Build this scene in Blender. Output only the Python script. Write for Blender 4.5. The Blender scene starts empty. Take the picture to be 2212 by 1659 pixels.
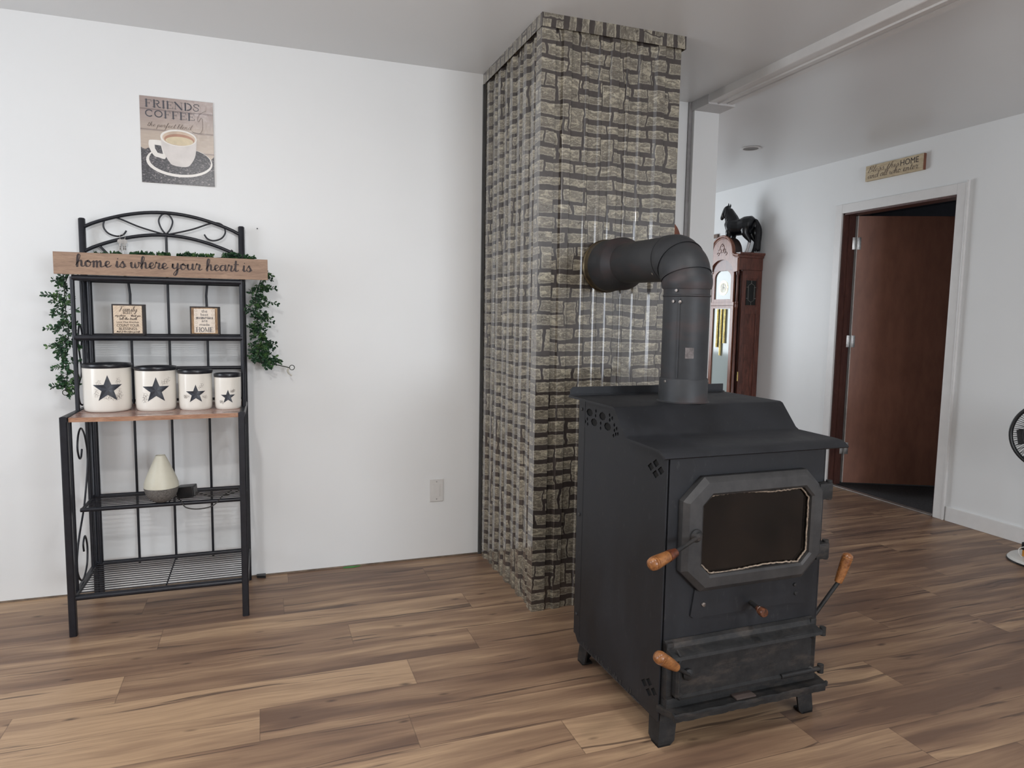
import bpy, bmesh, math, random
from mathutils import Vector, Matrix
random.seed(7)
S = bpy.context.scene
COL = S.collection
# ------------------------------------------------------------------ camera, light, exposure
def make_camera():
    yaw, pitch, roll, h, f = 0.34470, 0.09810, 0.01600, 1.2566, 1511.2
    F = Vector((math.sin(yaw)*math.cos(pitch), math.cos(yaw)*math.cos(pitch), -math.sin(pitch)))
    r = Vector((math.cos(yaw), -math.sin(yaw), 0)); u = r.cross(F)
    r2 = r*math.cos(roll)+u*math.sin(roll); u2 = -r*math.sin(roll)+u*math.cos(roll)
    cd = bpy.data.cameras.new('camera'); cd.sensor_width = 36; cd.lens = f/2212*36
    cd.clip_start = .05; cd.clip_end = 60
    c = bpy.data.objects.new('camera', cd); COL.objects.link(c)
    M = Matrix((r2, u2, -F)).transposed().to_4x4(); M.translation = (0, 0, h); c.matrix_world = M
    S.camera = c
make_camera()
W = bpy.data.worlds.new('world'); S.world = W; W.use_nodes = True
W.node_tree.nodes['Background'].inputs[0].default_value = (.7, .8, 1, 1)
W.node_tree.nodes['Background'].inputs[1].default_value = .3
S.view_settings.view_transform = 'Standard'; S.view_settings.look = 'None'
S.view_settings.exposure = 0.0; S.view_settings.gamma = 1
def area(name, loc, direction, sx, sy, power, col, shape='RECTANGLE', spread=180):
    l = bpy.data.lights.new(name, 'AREA'); l.shape = shape; l.size = sx; l.size_y = sy
    l.energy = power; l.color = col; l.spread = math.radians(spread)
    o = bpy.data.objects.new(name, l); COL.objects.link(o); o.location = loc
    o.rotation_euler = Vector(direction).to_track_quat('-Z', 'Z').to_euler()
def bulb(name, loc, power, col, r):
    l = bpy.data.lights.new(name, 'POINT'); l.energy = power; l.color = col; l.shadow_soft_size = r
    o = bpy.data.objects.new(name, l); COL.objects.link(o); o.location = loc
bulb('hanging_lamp_light', (-.35, 1.0, 2.08), 33, (1, .98, .96), .04)
area('second_lamp_light', (1.15, .85, 2.425), (0, 0, -1), .14, .14, 11, (1, .985, .965), 'DISK')
area('rear_lamp_light', (.25, -2.6, 2.425), (0, 0, -1), .25, .25, 42, (1, .985, .97), 'DISK')
area('window_light_left', (-2.38, 1.95, 1.45), (1, -.15, .0), 1.4, 1.2, 32, (.86, .92, 1))
area('window_light_rear', (2.2, -3.4, 1.45), (0, 1, -.03), 1.6, 1.2, 94, (.88, .935, 1))
area('added_light_next_room', (6.3, 4.4, 1.5), (-1, -.1, 0), .8, .9, 9, (.95, .97, 1))  # added light that brightens the open door leaf, no known window behind it
area('window_light_far', (2.1, 7.0, 1.45), (.15, -1, 0), 1.5, 1.3, 60, (.88, .94, 1))

# ------------------------------------------------------------------ node helper
class N:
    def __init__(s, m): s.m = m; s.t = m.node_tree
    def n(s, typ, **k):
        x = s.t.nodes.new(typ)
        for a, b in k.items(): setattr(x, a, b)
        return x
    def put(s, inp, v):
        if isinstance(v, bpy.types.NodeSocket): s.t.links.new(v, inp)
        else: inp.default_value = v
    def math(s, op, a, b=0.0, c=0.0, clamp=False):
        x = s.n('ShaderNodeMath', operation=op, use_clamp=clamp)
        s.put(x.inputs[0], a); s.put(x.inputs[1], b)
        if op in ('MULTIPLY_ADD', 'COMPARE', 'SMOOTH_MIN', 'WRAP'): s.put(x.inputs[2], c)
        return x.outputs[0]
    def xyz(s, a, b, c=0.0):
        x = s.n('ShaderNodeCombineXYZ'); s.put(x.inputs[0], a); s.put(x.inputs[1], b); s.put(x.inputs[2], c); return x.outputs[0]
    def sep(s, v):
        x = s.n('ShaderNodeSeparateXYZ'); s.put(x.inputs[0], v); return x.outputs
    def coord(s, o='Object'): return s.n('ShaderNodeTexCoord').outputs[o]
    def noise(s, v, scale=5, detail=2, rough=.5, dist=0, out=0):
        x = s.n('ShaderNodeTexNoise'); s.put(x.inputs['Vector'], v); x.inputs['Scale'].default_value = scale
        x.inputs['Detail'].default_value = detail; x.inputs['Roughness'].default_value = rough; x.inputs['Distortion'].default_value = dist
        return x.outputs[out]
    def white(s, v, out=0):
        x = s.n('ShaderNodeTexWhiteNoise', noise_dimensions='3D'); s.put(x.inputs['Vector'], v); return x.outputs[out]
    def ramp(s, f, stops, interp='LINEAR'):
        x = s.n('ShaderNodeValToRGB'); x.color_ramp.interpolation = interp; s.put(x.inputs[0], f)
        e = x.color_ramp.elements
        while len(e) < len(stops): e.new(.5)
        for el, (p, c) in zip(e, stops):
            el.position = p; el.color = (c[0], c[1], c[2], 1) if isinstance(c, (tuple, list)) else (c, c, c, 1)
        return x.outputs[0]
    def mix(s, f, a, b, mode='MIX'):
        x = s.n('ShaderNodeMix', data_type='RGBA', blend_type=mode)
        s.put(x.inputs[0], f)
        for i, v in ((6, a), (7, b)):
            if isinstance(v, (tuple, list)): v = (v[0], v[1], v[2], 1)
            s.put(x.inputs[i], v)
        return x.outputs[2]
    def scale(s, v, k):
        x = s.n('ShaderNodeVectorMath', operation='MULTIPLY'); s.put(x.inputs[0], v); x.inputs[1].default_value = k; return x.outputs[0]
    def add(s, v, w):
        x = s.n('ShaderNodeVectorMath', operation='ADD'); s.put(x.inputs[0], v); s.put(x.inputs[1], w); return x.outputs[0]
    def bump(s, h, strength=.3, dist=.002):
        x = s.n('ShaderNodeBump'); x.inputs['Strength'].default_value = strength; x.inputs['Distance'].default_value = dist
        s.put(x.inputs['Height'], h); return x.outputs[0]
MATS = {}
def base(name, color=(.5, .5, .5), rough=.5, metal=0, spec=.5):
    m = bpy.data.materials.new(name); m.use_nodes = True
    b = m.node_tree.nodes['Principled BSDF']
    b.inputs['Base Color'].default_value = (*color, 1); b.inputs['Roughness'].default_value = rough
    b.inputs['Metallic'].default_value = metal; b.inputs['Specular IOR Level'].default_value = spec
    MATS[name] = m
    return m, b, N(m)
def plain(name, color, rough=.5, metal=0, var=.12, scale=14, spec=.5, bump=0, bscale=200, stretch=(1, 1, 1)):
    m, b, n = base(name, color, rough, metal, spec)
    v = n.scale(n.coord(), stretch)
    f = n.noise(v, scale, 4, .6)
    c2 = tuple(max(0, c*(1-var*2)) for c in color); c3 = tuple(min(1, c*(1+var)) for c in color)
    n.put(b.inputs['Base Color'], n.ramp(f, [(.3, c2), (.7, c3)]))
    if bump: n.put(b.inputs['Normal'], n.bump(n.noise(v, bscale, 3), bump, .001))
    return m
def srgb(r, g, b):
    f = lambda c: ((c/255)/12.92 if c/255 <= .04045 else ((c/255+.055)/1.055)**2.4)
    return (f(r), f(g), f(b))

wall_m, b, n = base('painted_wall', (.8, .8, .8), .38, spec=.35)
n.put(b.inputs['Base Color'], n.ramp(n.noise(n.coord(), 1.3, 3), [(.3, (.785, .795, .795)), (.7, (.815, .825, .825))]))
n.put(b.inputs['Normal'], n.bump(n.noise(n.coord(), 160, 3), .05, .001))
ceil_m, b, n = base('painted_ceiling', (.74, .73, .73), .32, spec=.4)
n.put(b.inputs['Base Color'], n.ramp(n.noise(n.coord(), .9, 2), [(.3, (.735, .745, .75)), (.7, (.76, .77, .775))]))
n.put(b.inputs['Normal'], n.bump(n.noise(n.coord(), 120, 3), .04, .001))
trim_m = plain('white_trim_paint', (.74, .73, .72), .35, var=.02)
black_metal = plain('black_powder_metal', (.017, .0185, .025), .36, .2, .15, 30)
stove_steel, b, n = base('stove_black_steel', (.02, .021, .024), .46, .35)
co = n.coord()
sm = n.noise(n.scale(co, (1, 1, .5)), 5, 5, .65)
sc = n.ramp(n.noise(n.scale(co, (3, 3, 1)), 22, 4, .7), [(.61, 0), (.76, 1)])
n.put(b.inputs['Base Color'], n.mix(n.math('MULTIPLY', sc, .35), n.ramp(sm, [(.35, (.015, .0162, .0195)), (.7, (.028, .030, .036))]), (.10, .10, .10)))
n.put(b.inputs['Roughness'], n.ramp(sm, [(.3, .42), (.7, .6)]))
n.put(b.inputs['Normal'], n.bump(n.noise(co, 300, 2), .12, .0006))
cast_iron, b, n = base('cast_iron', (.03, .03, .03), .6, .3)
co = n.coord(); f1 = n.noise(co, 26, 6, .7); f2 = n.noise(n.scale(co, (1, 1, 3)), 9, 5, .7)
n.put(b.inputs['Base Color'], n.mix(n.ramp(f2, [(.5, 0), (.75, .6)]), n.ramp(f1, [(.3, (.010, .0105, .0115)), (.75, (.032, .032, .033))]), (.095, .075, .062)))
n.put(b.inputs['Normal'], n.bump(f1, .5, .002))
grey_iron, b, n = base('grey_worn_iron', (.05, .05, .052), .5, .35)
co = n.coord(); f1 = n.noise(co, 12, 6, .7)
n.put(b.inputs['Base Color'], n.ramp(f1, [(.3, (.034, .034, .036)), (.75, (.072, .070, .070))]))
n.put(b.inputs['Normal'], n.bump(n.noise(co, 120, 4), .15, .001))
pipe_m, b, n = base('stove_pipe_steel', (.03, .03, .03), .52, .3)
co = n.coord(); x, y, z = n.sep(co)
f1 = n.noise(co, 7, 5, .65)
rust = n.ramp(n.noise(n.scale(co, (1.5, 1.5, 4)), 2.3, 3, .6), [(.52, 0), (.66, 1)])
n.put(b.inputs['Base Color'], n.mix(n.math('MULTIPLY', rust, .5), n.ramp(f1, [(.3, (.024, .026, .030)), (.7, (.043, .045, .049))]), (.075, .045, .042)))
n.put(b.inputs['Normal'], n.bump(n.noise(co, 60, 3), .08, .001))
brass_band, b, n = base('heat_tinted_band', (.2, .15, .08), .35, .8)
n.put(b.inputs['Base Color'], n.ramp(n.noise(n.coord(), 9, 5, .7), [(.35, (.03, .025, .025)), (.7, (.26, .2, .11))]))
glass_black, b, n = base('sooty_glass', (.008, .007, .006), .12, 0, .5)
n.put(b.inputs['Base Color'], n.ramp(n.noise(n.coord(), 5, 4, .6), [(.4, (.003, .003, .003)), (.75, (.014, .010, .008))]))
gasket = plain('rope_gasket', (.33, .26, .2), .9, var=.3, scale=150)
def wood(name, light, dark, axis_stretch, rough=.4, scale=18, spec=.5):
    m, b, n = base(name, light, rough, spec=spec)
    v = n.scale(n.coord(), axis_stretch)
    f = n.noise(v, scale, 6, .62, 1.2); g = n.noise(v, scale*5, 3, .6)
    c = n.mix(n.ramp(f, [(.35, 0), (.65, 1)]), dark, light)
    n.put(b.inputs['Base Color'], n.mix(n.math('MULTIPLY', n.ramp(g, [(.5, 0), (.62, 1)]), .3), c, tuple(k*.5 for k in dark)))
    n.put(b.inputs['Normal'], n.bump(g, .1, .001))
    return m
grip_wood = wood('turned_grip_wood', srgb(168, 114, 68), srgb(112, 68, 38), (1, 3, 3), .3)
grip_burnt = wood('scorched_grip_wood', srgb(120, 62, 34), srgb(26, 18, 18), (1, 3, 3), .3)
dark_grip = wood('dark_knob_wood', srgb(118, 72, 48), srgb(46, 28, 22), (3, .6, 3), .25)
sign_wood = wood('sign_board_wood', srgb(166, 138, 116), srgb(140, 114, 96), (1, 4, 9), .6, 7)
bless_wood = wood('weathered_sign_wood', srgb(206, 190, 160), srgb(178, 158, 126), (4, 1, 12), .6, 6)
shelf_wood = wood('rack_board_wood', srgb(172, 138, 124), srgb(140, 104, 92), (1, 6, 6), .22, 7)
shelf_edge = wood('rack_board_edge', srgb(182, 142, 116), srgb(150, 108, 84), (1, 6, 6), .4, 9)
clock_wood = wood('mahogany_clock_wood', srgb(118, 72, 60), srgb(78, 46, 40), (6, 6, 1), .28, 6)
clock_wood_light = wood('oak_clock_wood', srgb(146, 98, 78), srgb(112, 68, 52), (6, 6, 1.2), .3, 7)
door_wood = plain('brown_door_veneer', srgb(150, 104, 86), .45, var=.10, scale=5, stretch=(3, 3, 1))
jamb_wood = wood('dark_jamb_wood', srgb(98, 64, 56), srgb(78, 50, 46), (5, 5, .8), .45, 6)
copper = wood('copper_disc', srgb(150, 84, 56), srgb(96, 52, 38), (8, 8, .7), .3, 9)
plaque_edge = plain('dark_plaque_edge', (.028, .02, .018), .5)
ink = plain('dark_brown_ink', (.035, .022, .022), .6, var=.1)
ink2 = plain('slate_ink', (.075, .075, .09), .5, var=.1)
ink3 = plain('faded_ink', (.12, .085, .07), .6, var=.1)
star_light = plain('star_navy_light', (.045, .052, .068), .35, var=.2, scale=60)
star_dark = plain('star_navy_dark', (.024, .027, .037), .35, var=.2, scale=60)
enamel, b, n = base('cream_enamel', (.80, .765, .70), .16, 0, .55)
n.put(b.inputs['Base Color'], n.ramp(n.noise(n.coord(), 3, 2), [(.3, (.78, .745, .68)), (.7, (.82, .785, .72))]))
lid_m = plain('black_lid_plastic', (.014, .015, .02), .28, var=.1)
ceramic = plain('ivory_ceramic', (.66, .64, .53), .42, var=.03)
grey_base = plain('grey_speckled_base', (.17, .16, .15), .7, var=.25, scale=160)
black_plastic = plain('black_plastic', (.012, .013, .015), .35)
cable_m = plain('dark_cable', (.03, .028, .027), .5)
leaf_m, b, n = base('boxwood_leaf', (.04, .10, .04), .45, 0, .4)
n.put(b.inputs['Base Color'], n.ramp(n.noise(n.coord(), 38, 2), [(.3, (.012, .035, .022)), (.52, (.028, .08, .034)), (.72, (.10, .19, .055))]))
stem_m = plain('garland_stem', (.02, .03, .018), .6)
silver = plain('silver_metal', (.36, .35, .34), .38, .9, .15, 60)
bolt_m = plain('steel_bolt', (.32, .29, .27), .35, .85, .3, 300)
white_plastic = plain('white_plastic', (.70, .685, .665), .35, var=.02)
glass_dark = plain('dark_leaded_glass', (.012, .013, .013), .12, 0, .3, 8)
came_m = plain('lead_came', (.30, .29, .27), .4, .5)
glass_pale, b, n = base('clock_glass_painted_reflection', (.40, .46, .45), .10, .0)  # pale base colour stands in for the window reflected in the glass
dial_m, b, n = base('silver_dial', (.75, .74, .6), .4, .0)
n.put(b.inputs['Base Color'], n.ramp(n.noise(n.coord(), 26, 4, .7), [(.4, (.55, .53, .42)), (.6, (.85, .84, .74))]))
gold = plain('gold_brass', (.72, .56, .22), .25, .9, .2, 20)
horse_m = plain('black_figurine', (.006, .0065, .009), .3, 0, .3, 12)
mane_m = plain('black_hair', (.004, .004, .006), .55, 0, .3, 60, stretch=(1, 1, .3))
sock_m = plain('white_sock', (.62, .6, .6), .5)
dark_wall = plain('dark_blue_grey_wall', (.16, .17, .20), .6, var=.05)
dark_carpet = plain('charcoal_carpet', (.035, .032, .034), .95, var=.3, scale=80)
frame_brown = plain('brown_frame', (.13, .075, .05), .4)
fan_white = plain('white_fan_plastic', (.62, .61, .58), .35, var=.03)
orange_m = plain('orange_plastic', (.6, .27, .05), .4)
green_scrap = plain('green_scrap', (.06, .25, .06), .5)
label_m = plain('faded_sticker', (.16, .14, .14), .6, var=.3, scale=90)
strip_m = plain('grey_metal_strip', (.30, .27, .25), .35, .6)

# printed stone panels, (u, v) in metres from the UV map
stone_m, b, n = base('printed_stone_panel', (.4, .37, .3), .3, 0, .5)
uv = n.coord('UV'); u0, v0, _ = n.sep(uv)
nz = n.noise(n.scale(uv, (1, 1, 1)), 9, 3, .6, 0, 1); nx, ny, nzz = n.sep(nz)
u = n.math('ADD', u0, n.math('MULTIPLY', n.math('SUBTRACT', nx, .5), .05))
low = n.noise(uv, 2.5, 2, .5)
fine = n.noise(uv, 55, 3, .6)
v = n.math('ADD', n.math('ADD', v0, n.math('MULTIPLY', n.math('SUBTRACT', ny, .5), .018)), n.math('ADD', n.math('MULTIPLY', low, .035), n.math('MULTIPLY', fine, .006)))
def bricks(rowh, w0, w1, seed, mmin, mvar):
    fr = n.math('DIVIDE', v, rowh); r = n.math('FLOOR', fr); fv = n.math('FRACT', fr)
    rr = n.white(n.xyz(r, seed, 1.3)); w = n.math('MULTIPLY_ADD', rr, w1-w0, w0)
    fu_ = n.math('DIVIDE', n.math('ADD', u, n.math('MULTIPLY', rr, 7.7)), w)
    c = n.math('FLOOR', fu_); fu = n.math('FRACT', fu_)
    h = n.white(n.xyz(r, c, seed)); h2 = n.white(n.xyz(c, r, seed+4))
    ex = n.math('MULTIPLY', n.math('MINIMUM', fu, n.math('SUBTRACT', 1.0, fu)), w)
    ey = n.math('MULTIPLY', n.math('MINIMUM', fv, n.math('SUBTRACT', 1.0, fv)), rowh)
    dx = n.math('SUBTRACT', ex, n.math('MULTIPLY_ADD', h, mvar, mmin)); dy = n.math('SUBTRACT', ey, n.math('MULTIPLY_ADD', h2, mvar*1.8, mmin+.0016))
    return n.math('SMOOTH_MIN', dx, dy, .004), h, h2, fv
dA, hA, h2A, fvA = bricks(.056, .085, .20, 2.0, .0012, .0048)
dB, hB, h2B, fvB = bricks(.112, .06, .12, 9.0, .0015, .005)
sel = n.math('GREATER_THAN', h2B, .72)
def pick(a, b_): return n.math('ADD', n.math('MULTIPLY', a, n.math('SUBTRACT', 1.0, sel)), n.math('MULTIPLY', b_, sel))
d = pick(dA, dB); h = pick(hA, hB)
mask = n.math('DIVIDE', d, .0035, clamp=True)
tex = n.noise(n.scale(uv, (1, 2.1, 1)), 22, 7, .74, 1.0)
tex2 = n.noise(n.scale(uv, (1, 2.2, 1)), 90, 3, .6, .8)
ridge = n.math('ABSOLUTE', n.math('SUBTRACT', tex, .5))
crack = n.ramp(ridge, [(.0, 0), (.05, 1)])
stc = n.mix(h, (.165, .14, .11), (.335, .30, .225))
fvv = pick(fvA, fvB)
stc = n.mix(n.ramp(tex, [(.35, 0), (.68, 1)]), n.mix(.85, stc, (.040, .033, .028)), n.mix(.6, stc, (.60, .55, .42)))
stc = n.mix(n.math('MULTIPLY', n.math('SUBTRACT', 1.0, crack), .75), stc, (.10, .085, .075))
stc = n.mix(n.math('MULTIPLY', n.ramp(tex2, [(.55, 0), (.65, 1)]), .35), stc, (.66, .63, .52))
stc = n.mix(n.ramp(fvv, [(.05, .55), (.5, 0)]), stc, (.055, .045, .038))
edge = n.math('MULTIPLY', n.ramp(n.math('DIVIDE', d, .008), [(.35, 1), (.9, 0)]), mask)
stc = n.mix(n.math('MULTIPLY', edge, .35), stc, (.60, .57, .46))
mort = n.mix(n.noise(uv, 30, 3), (.026, .021, .020), (.072, .060, .055))
n.put(b.inputs['Base Color'], n.mix(mask, mort, stc))
n.put(b.inputs['Roughness'], .24)
b.inputs['Coat Weight'].default_value = 1; b.inputs['Coat Roughness'].default_value = .07

# laminate floor: UV = metres within the plank row, attribute 'tone' per plank
floor_m, b, n = base('laminate_planks', (.3, .2, .12), .42, 0, .4)
uv = n.coord('UV'); at = n.n('ShaderNodeAttribute', attribute_name='tone'); tr, tg, tb = n.sep(at.outputs['Color'])
off = n.xyz(n.math('MULTIPLY', tg, 37.0), n.math('MULTIPLY', tb, 19.0), n.math('MULTIPLY', tg, 11.0))
p = n.add(n.scale(uv, (1, 1, 1)), off)
warp = n.noise(n.scale(p, (1.2, 3, 1)), 1.5, 2, .5, 0, 1)
pw = n.add(p, n.scale(warp, (.10, .075, 0)))
f1 = n.noise(n.scale(pw, (.8, 8.5, 1)), 1.9, 3, .5)
f2 = n.noise(n.scale(pw, (2.2, 60, 1)), 2, 5, .65)
lt = (.46, .305, .185); md = (.245, .150, .095); dk = (.155, .092, .062)
tone = n.math('ADD', n.math('MULTIPLY', n.math('SUBTRACT', f1, .5), 2.3), n.math('MULTIPLY_ADD', tr, 1.0, -.02), clamp=True)
c = n.ramp(tone, [(0, dk), (.28, md), (.6, tuple(.55*a+.45*b_ for a, b_ in zip(md, lt))), (.85, lt)])
c = n.mix(n.math('MULTIPLY', n.ramp(f2, [(.35, 1), (.6, 0)]), .32), c, dk)
f3 = n.noise(n.scale(pw, (.55, 17, 1)), 1.7, 4, .6, .5)
streak = n.ramp(f3, [(.595, 0), (.63, 1)])
c = n.mix(n.math('MULTIPLY', streak, .72), c, (.062, .037, .030))
vo = n.n('ShaderNodeTexVoronoi'); n.put(vo.inputs['Vector'], n.scale(pw, (2.6, 7.5, 1))); vo.inputs['Scale'].default_value = 2.1
knot = n.math('MULTIPLY', n.ramp(vo.outputs['Distance'], [(.03, 1), (.15, 0)]), n.math('GREATER_THAN', n.sep(vo.outputs['Color'])[0], .35))
c = n.mix(n.math('MULTIPLY', knot, .75), c, (.045, .025, .02))
ux, uy, _ = n.sep(uv)
seam = n.math('MINIMUM', n.math('MINIMUM', uy, n.math('SUBTRACT', .1775, uy)), n.math('MINIMUM', ux, n.math('SUBTRACT', 1.22, ux)))
sl = n.ramp(n.math('DIVIDE', seam, .0022), [(.2, 1), (.9, 0)])
c = n.mix(n.math('MULTIPLY', sl, .5), c, (.06, .035, .025))
n.put(b.inputs['Base Color'], c)
n.put(b.inputs['Roughness'], n.ramp(f2, [(.3, .5), (.7, .38)]))
n.put(b.inputs['Normal'], n.bump(f2, .12, .0008))

# ------------------------------------------------------------------ geometry helper
class G:
    def __init__(s): s.v = []; s.f = []; s.uv = {}
    def add(s, vs, fs):
        o = len(s.v); s.v += [tuple(x) for x in vs]; s.f += [tuple(i+o for i in q) for q in fs]; return s
    def box(s, a, b_, bev=0, M=None):
        lo = [min(a[i], b_[i]) for i in range(3)]; hi = [max(a[i], b_[i]) for i in range(3)]
        if bev:
            bm = bmesh.new(); bmesh.ops.create_cube(bm, size=1)
            for w in bm.verts: w.co = Vector([(lo[i]+hi[i])/2+w.co[i]*(hi[i]-lo[i]) for i in range(3)])
            bmesh.ops.bevel(bm, geom=list(bm.edges), offset=min(bev, .49*min(hi[i]-lo[i] for i in range(3))), segments=2, affect='EDGES', profile=.6)
            return s.bm(bm, M)
        vs = [Vector((x, y, z)) for x in (lo[0], hi[0]) for y in (lo[1], hi[1]) for z in (lo[2], hi[2])]
        if M: vs = [M @ w for w in vs]
        return s.add(vs, [(0, 1, 3, 2), (4, 6, 7, 5), (0, 4, 5, 1), (2, 3, 7, 6), (0, 2, 6, 4), (1, 5, 7, 3)])
    def bm(s, bm, M=None):
        bm.verts.ensure_lookup_table(); bm.verts.index_update()
        vs = [(M @ w.co if M else w.co.copy()) for w in bm.verts]
        fs = [tuple(w.index for w in f.verts) for f in bm.faces]; bm.free(); return s.add(vs, fs)
    def loft(s, rings, cap=True, closed=False):
        k = len(rings[0]); vs = [p for r in rings for p in r]; fs = []
        m = len(rings)
        for i in range(m if closed else m-1):
            for j in range(k):
                a, b_ = i*k+j, i*k+(j+1) % k; c, d = ((i+1) % m)*k+(j+1) % k, ((i+1) % m)*k+j
                fs.append((a, b_, c, d))
        if cap and not closed: fs += [tuple(range(k))[::-1], tuple((m-1)*k+j for j in range(k))]
        return s.add(vs, fs)
    def tube(s, pts, r, k=10, cap=True, flat=None, closed=False):
        pts = [Vector(p) for p in pts]; m = len(pts); rings = []
        rad = list(r) if isinstance(r, (list, tuple)) else [r]*m
        if len(rad) != m: rad = [rad[min(len(rad)-1, int(i/(m-1)*(len(rad)-1)))] for i in range(m)]
        up = None
        for i, p in enumerate(pts):
            if closed: t = pts[(i+1) % m]-pts[i-1]
            else: t = pts[min(i+1, m-1)]-pts[max(i-1, 0)]
            t = t.normalized() if t.length > 1e-9 else Vector((0, 0, 1))
            if up is None:
                up = Vector((0, 0, 1)) if abs(t.z) < .9 else Vector((1, 0, 0))
            a = up - t*up.dot(t); a.normalize(); b_ = t.cross(a); up = a
            fl = flat if flat else (1, 1)
            rings.append([p+(a*math.cos(2*math.pi*j/k)*fl[0]+b_*math.sin(2*math.pi*j/k)*fl[1])*rad[i] for j in range(k)])
        return s.loft(rings, cap, closed)
    def square_tube(s, a, b_, w):
        a, b_ = Vector(a), Vector(b_); t = (b_-a).normalized()
        up = Vector((0, 1, 0)) if abs(t.y) < .7 else Vector((0, 0, 1))
        x = t.cross(up).normalized(); y = t.cross(x)
        rings = []
        for p in (a, b_):
            rings.append([p+(x*i+y*j)*w/2 for i, j in ((-1, -.7), (-.7, -1), (.7, -1), (1, -.7), (1, .7), (.7, 1), (-.7, 1), (-1, .7))])
        return s.loft(rings)
    def lathe(s, prof, o=(0, 0, 0), k=40, axis=None, cap=True):
        """prof: (radius, height) pairs along axis"""
        ax = Vector(axis).normalized() if axis else Vector((0, 0, 1))
        t = Vector((1, 0, 0)) if abs(ax.x) < .9 else Vector((0, 1, 0))
        a = (t-ax*t.dot(ax)).normalized(); b_ = ax.cross(a); o = Vector(o)
        return s.loft([[o+ax*h+(a*math.cos(2*math.pi*j/k)+b_*math.sin(2*math.pi*j/k))*max(r, 1e-5) for j in range(k)] for r, h in prof], cap)
    def poly(s, pts, thick, normal):
        nrm = Vector(normal); n0 = len(pts)
        A = [Vector(p) for p in pts]; B = [p+nrm*thick for p in A]
        return s.add(A+B, [tuple(range(n0))[::-1], tuple(range(n0, 2*n0))]+[(i, (i+1) % n0, n0+(i+1) % n0, n0+i) for i in range(n0)])
    def build(s, name, mat, parent=None, off=None, smooth=None, xf=None):
        me = bpy.data.meshes.new(name)
        vs = [Vector(p) for p in s.v]
        if xf: vs = [xf @ p for p in vs]
        if off is None and parent is not None: off = ORI.get(root_of(parent))
        if off is not None: vs = [p-Vector(off) for p in vs]
        me.from_pydata(vs, [], s.f); me.update()
        bm = bmesh.new(); bm.from_mesh(me); bmesh.ops.recalc_face_normals(bm, faces=bm.faces); bm.to_mesh(me); bm.free()
        o = bpy.data.objects.new(name, me); COL.objects.link(o); me.materials.append(mat)
        if parent: o.parent = parent
        if smooth is not None:
            me.shade_smooth() if smooth >= 180 else me.set_sharp_from_angle(angle=math.radians(smooth))
            for pl in me.polygons: pl.use_smooth = True
        return o
ORI = {}
def root_of(o):
    while o.parent: o = o.parent
    return o
def thing(name, label, cat, loc=(0, 0, 0), rz=0, local=False, group=None):
    o = bpy.data.objects.new(name, None); COL.objects.link(o); o.location = loc; o.rotation_euler = (0, 0, rz)
    o.empty_display_size = .05; o['label'] = label; o['category'] = cat
    if group: o['group'] = group
    ORI[o] = (0, 0, 0) if local else tuple(loc)
    return o
def single(o, label, cat, group=None):
    o['label'] = label; o['category'] = cat
    if group: o['group'] = group
    return o
def struct(name, g, mat, smooth=None):
    o = g.build(name, mat, smooth=smooth); o['kind'] = 'structure'; return o

def smooth_path(pts, sub=6, closed=False):
    P = [Vector(p) for p in pts]; m = len(P)
    if m < 3: return P
    out = []
    rng = range(m if closed else m-1)
    for i in rng:
        if closed: a, b_, c, d = P[i-1], P[i], P[(i+1) % m], P[(i+2) % m]
        else: a, b_, c, d = P[max(i-1, 0)], P[i], P[i+1], P[min(i+2, m-1)]
        for k in range(sub):
            t = k/sub
            out.append(.5*((2*b_)+(c-a)*t+(2*a-5*b_+4*c-d)*t*t+(3*b_-a-3*c+d)*t*t*t))
    if not closed: out.append(P[-1])
    return out
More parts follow.
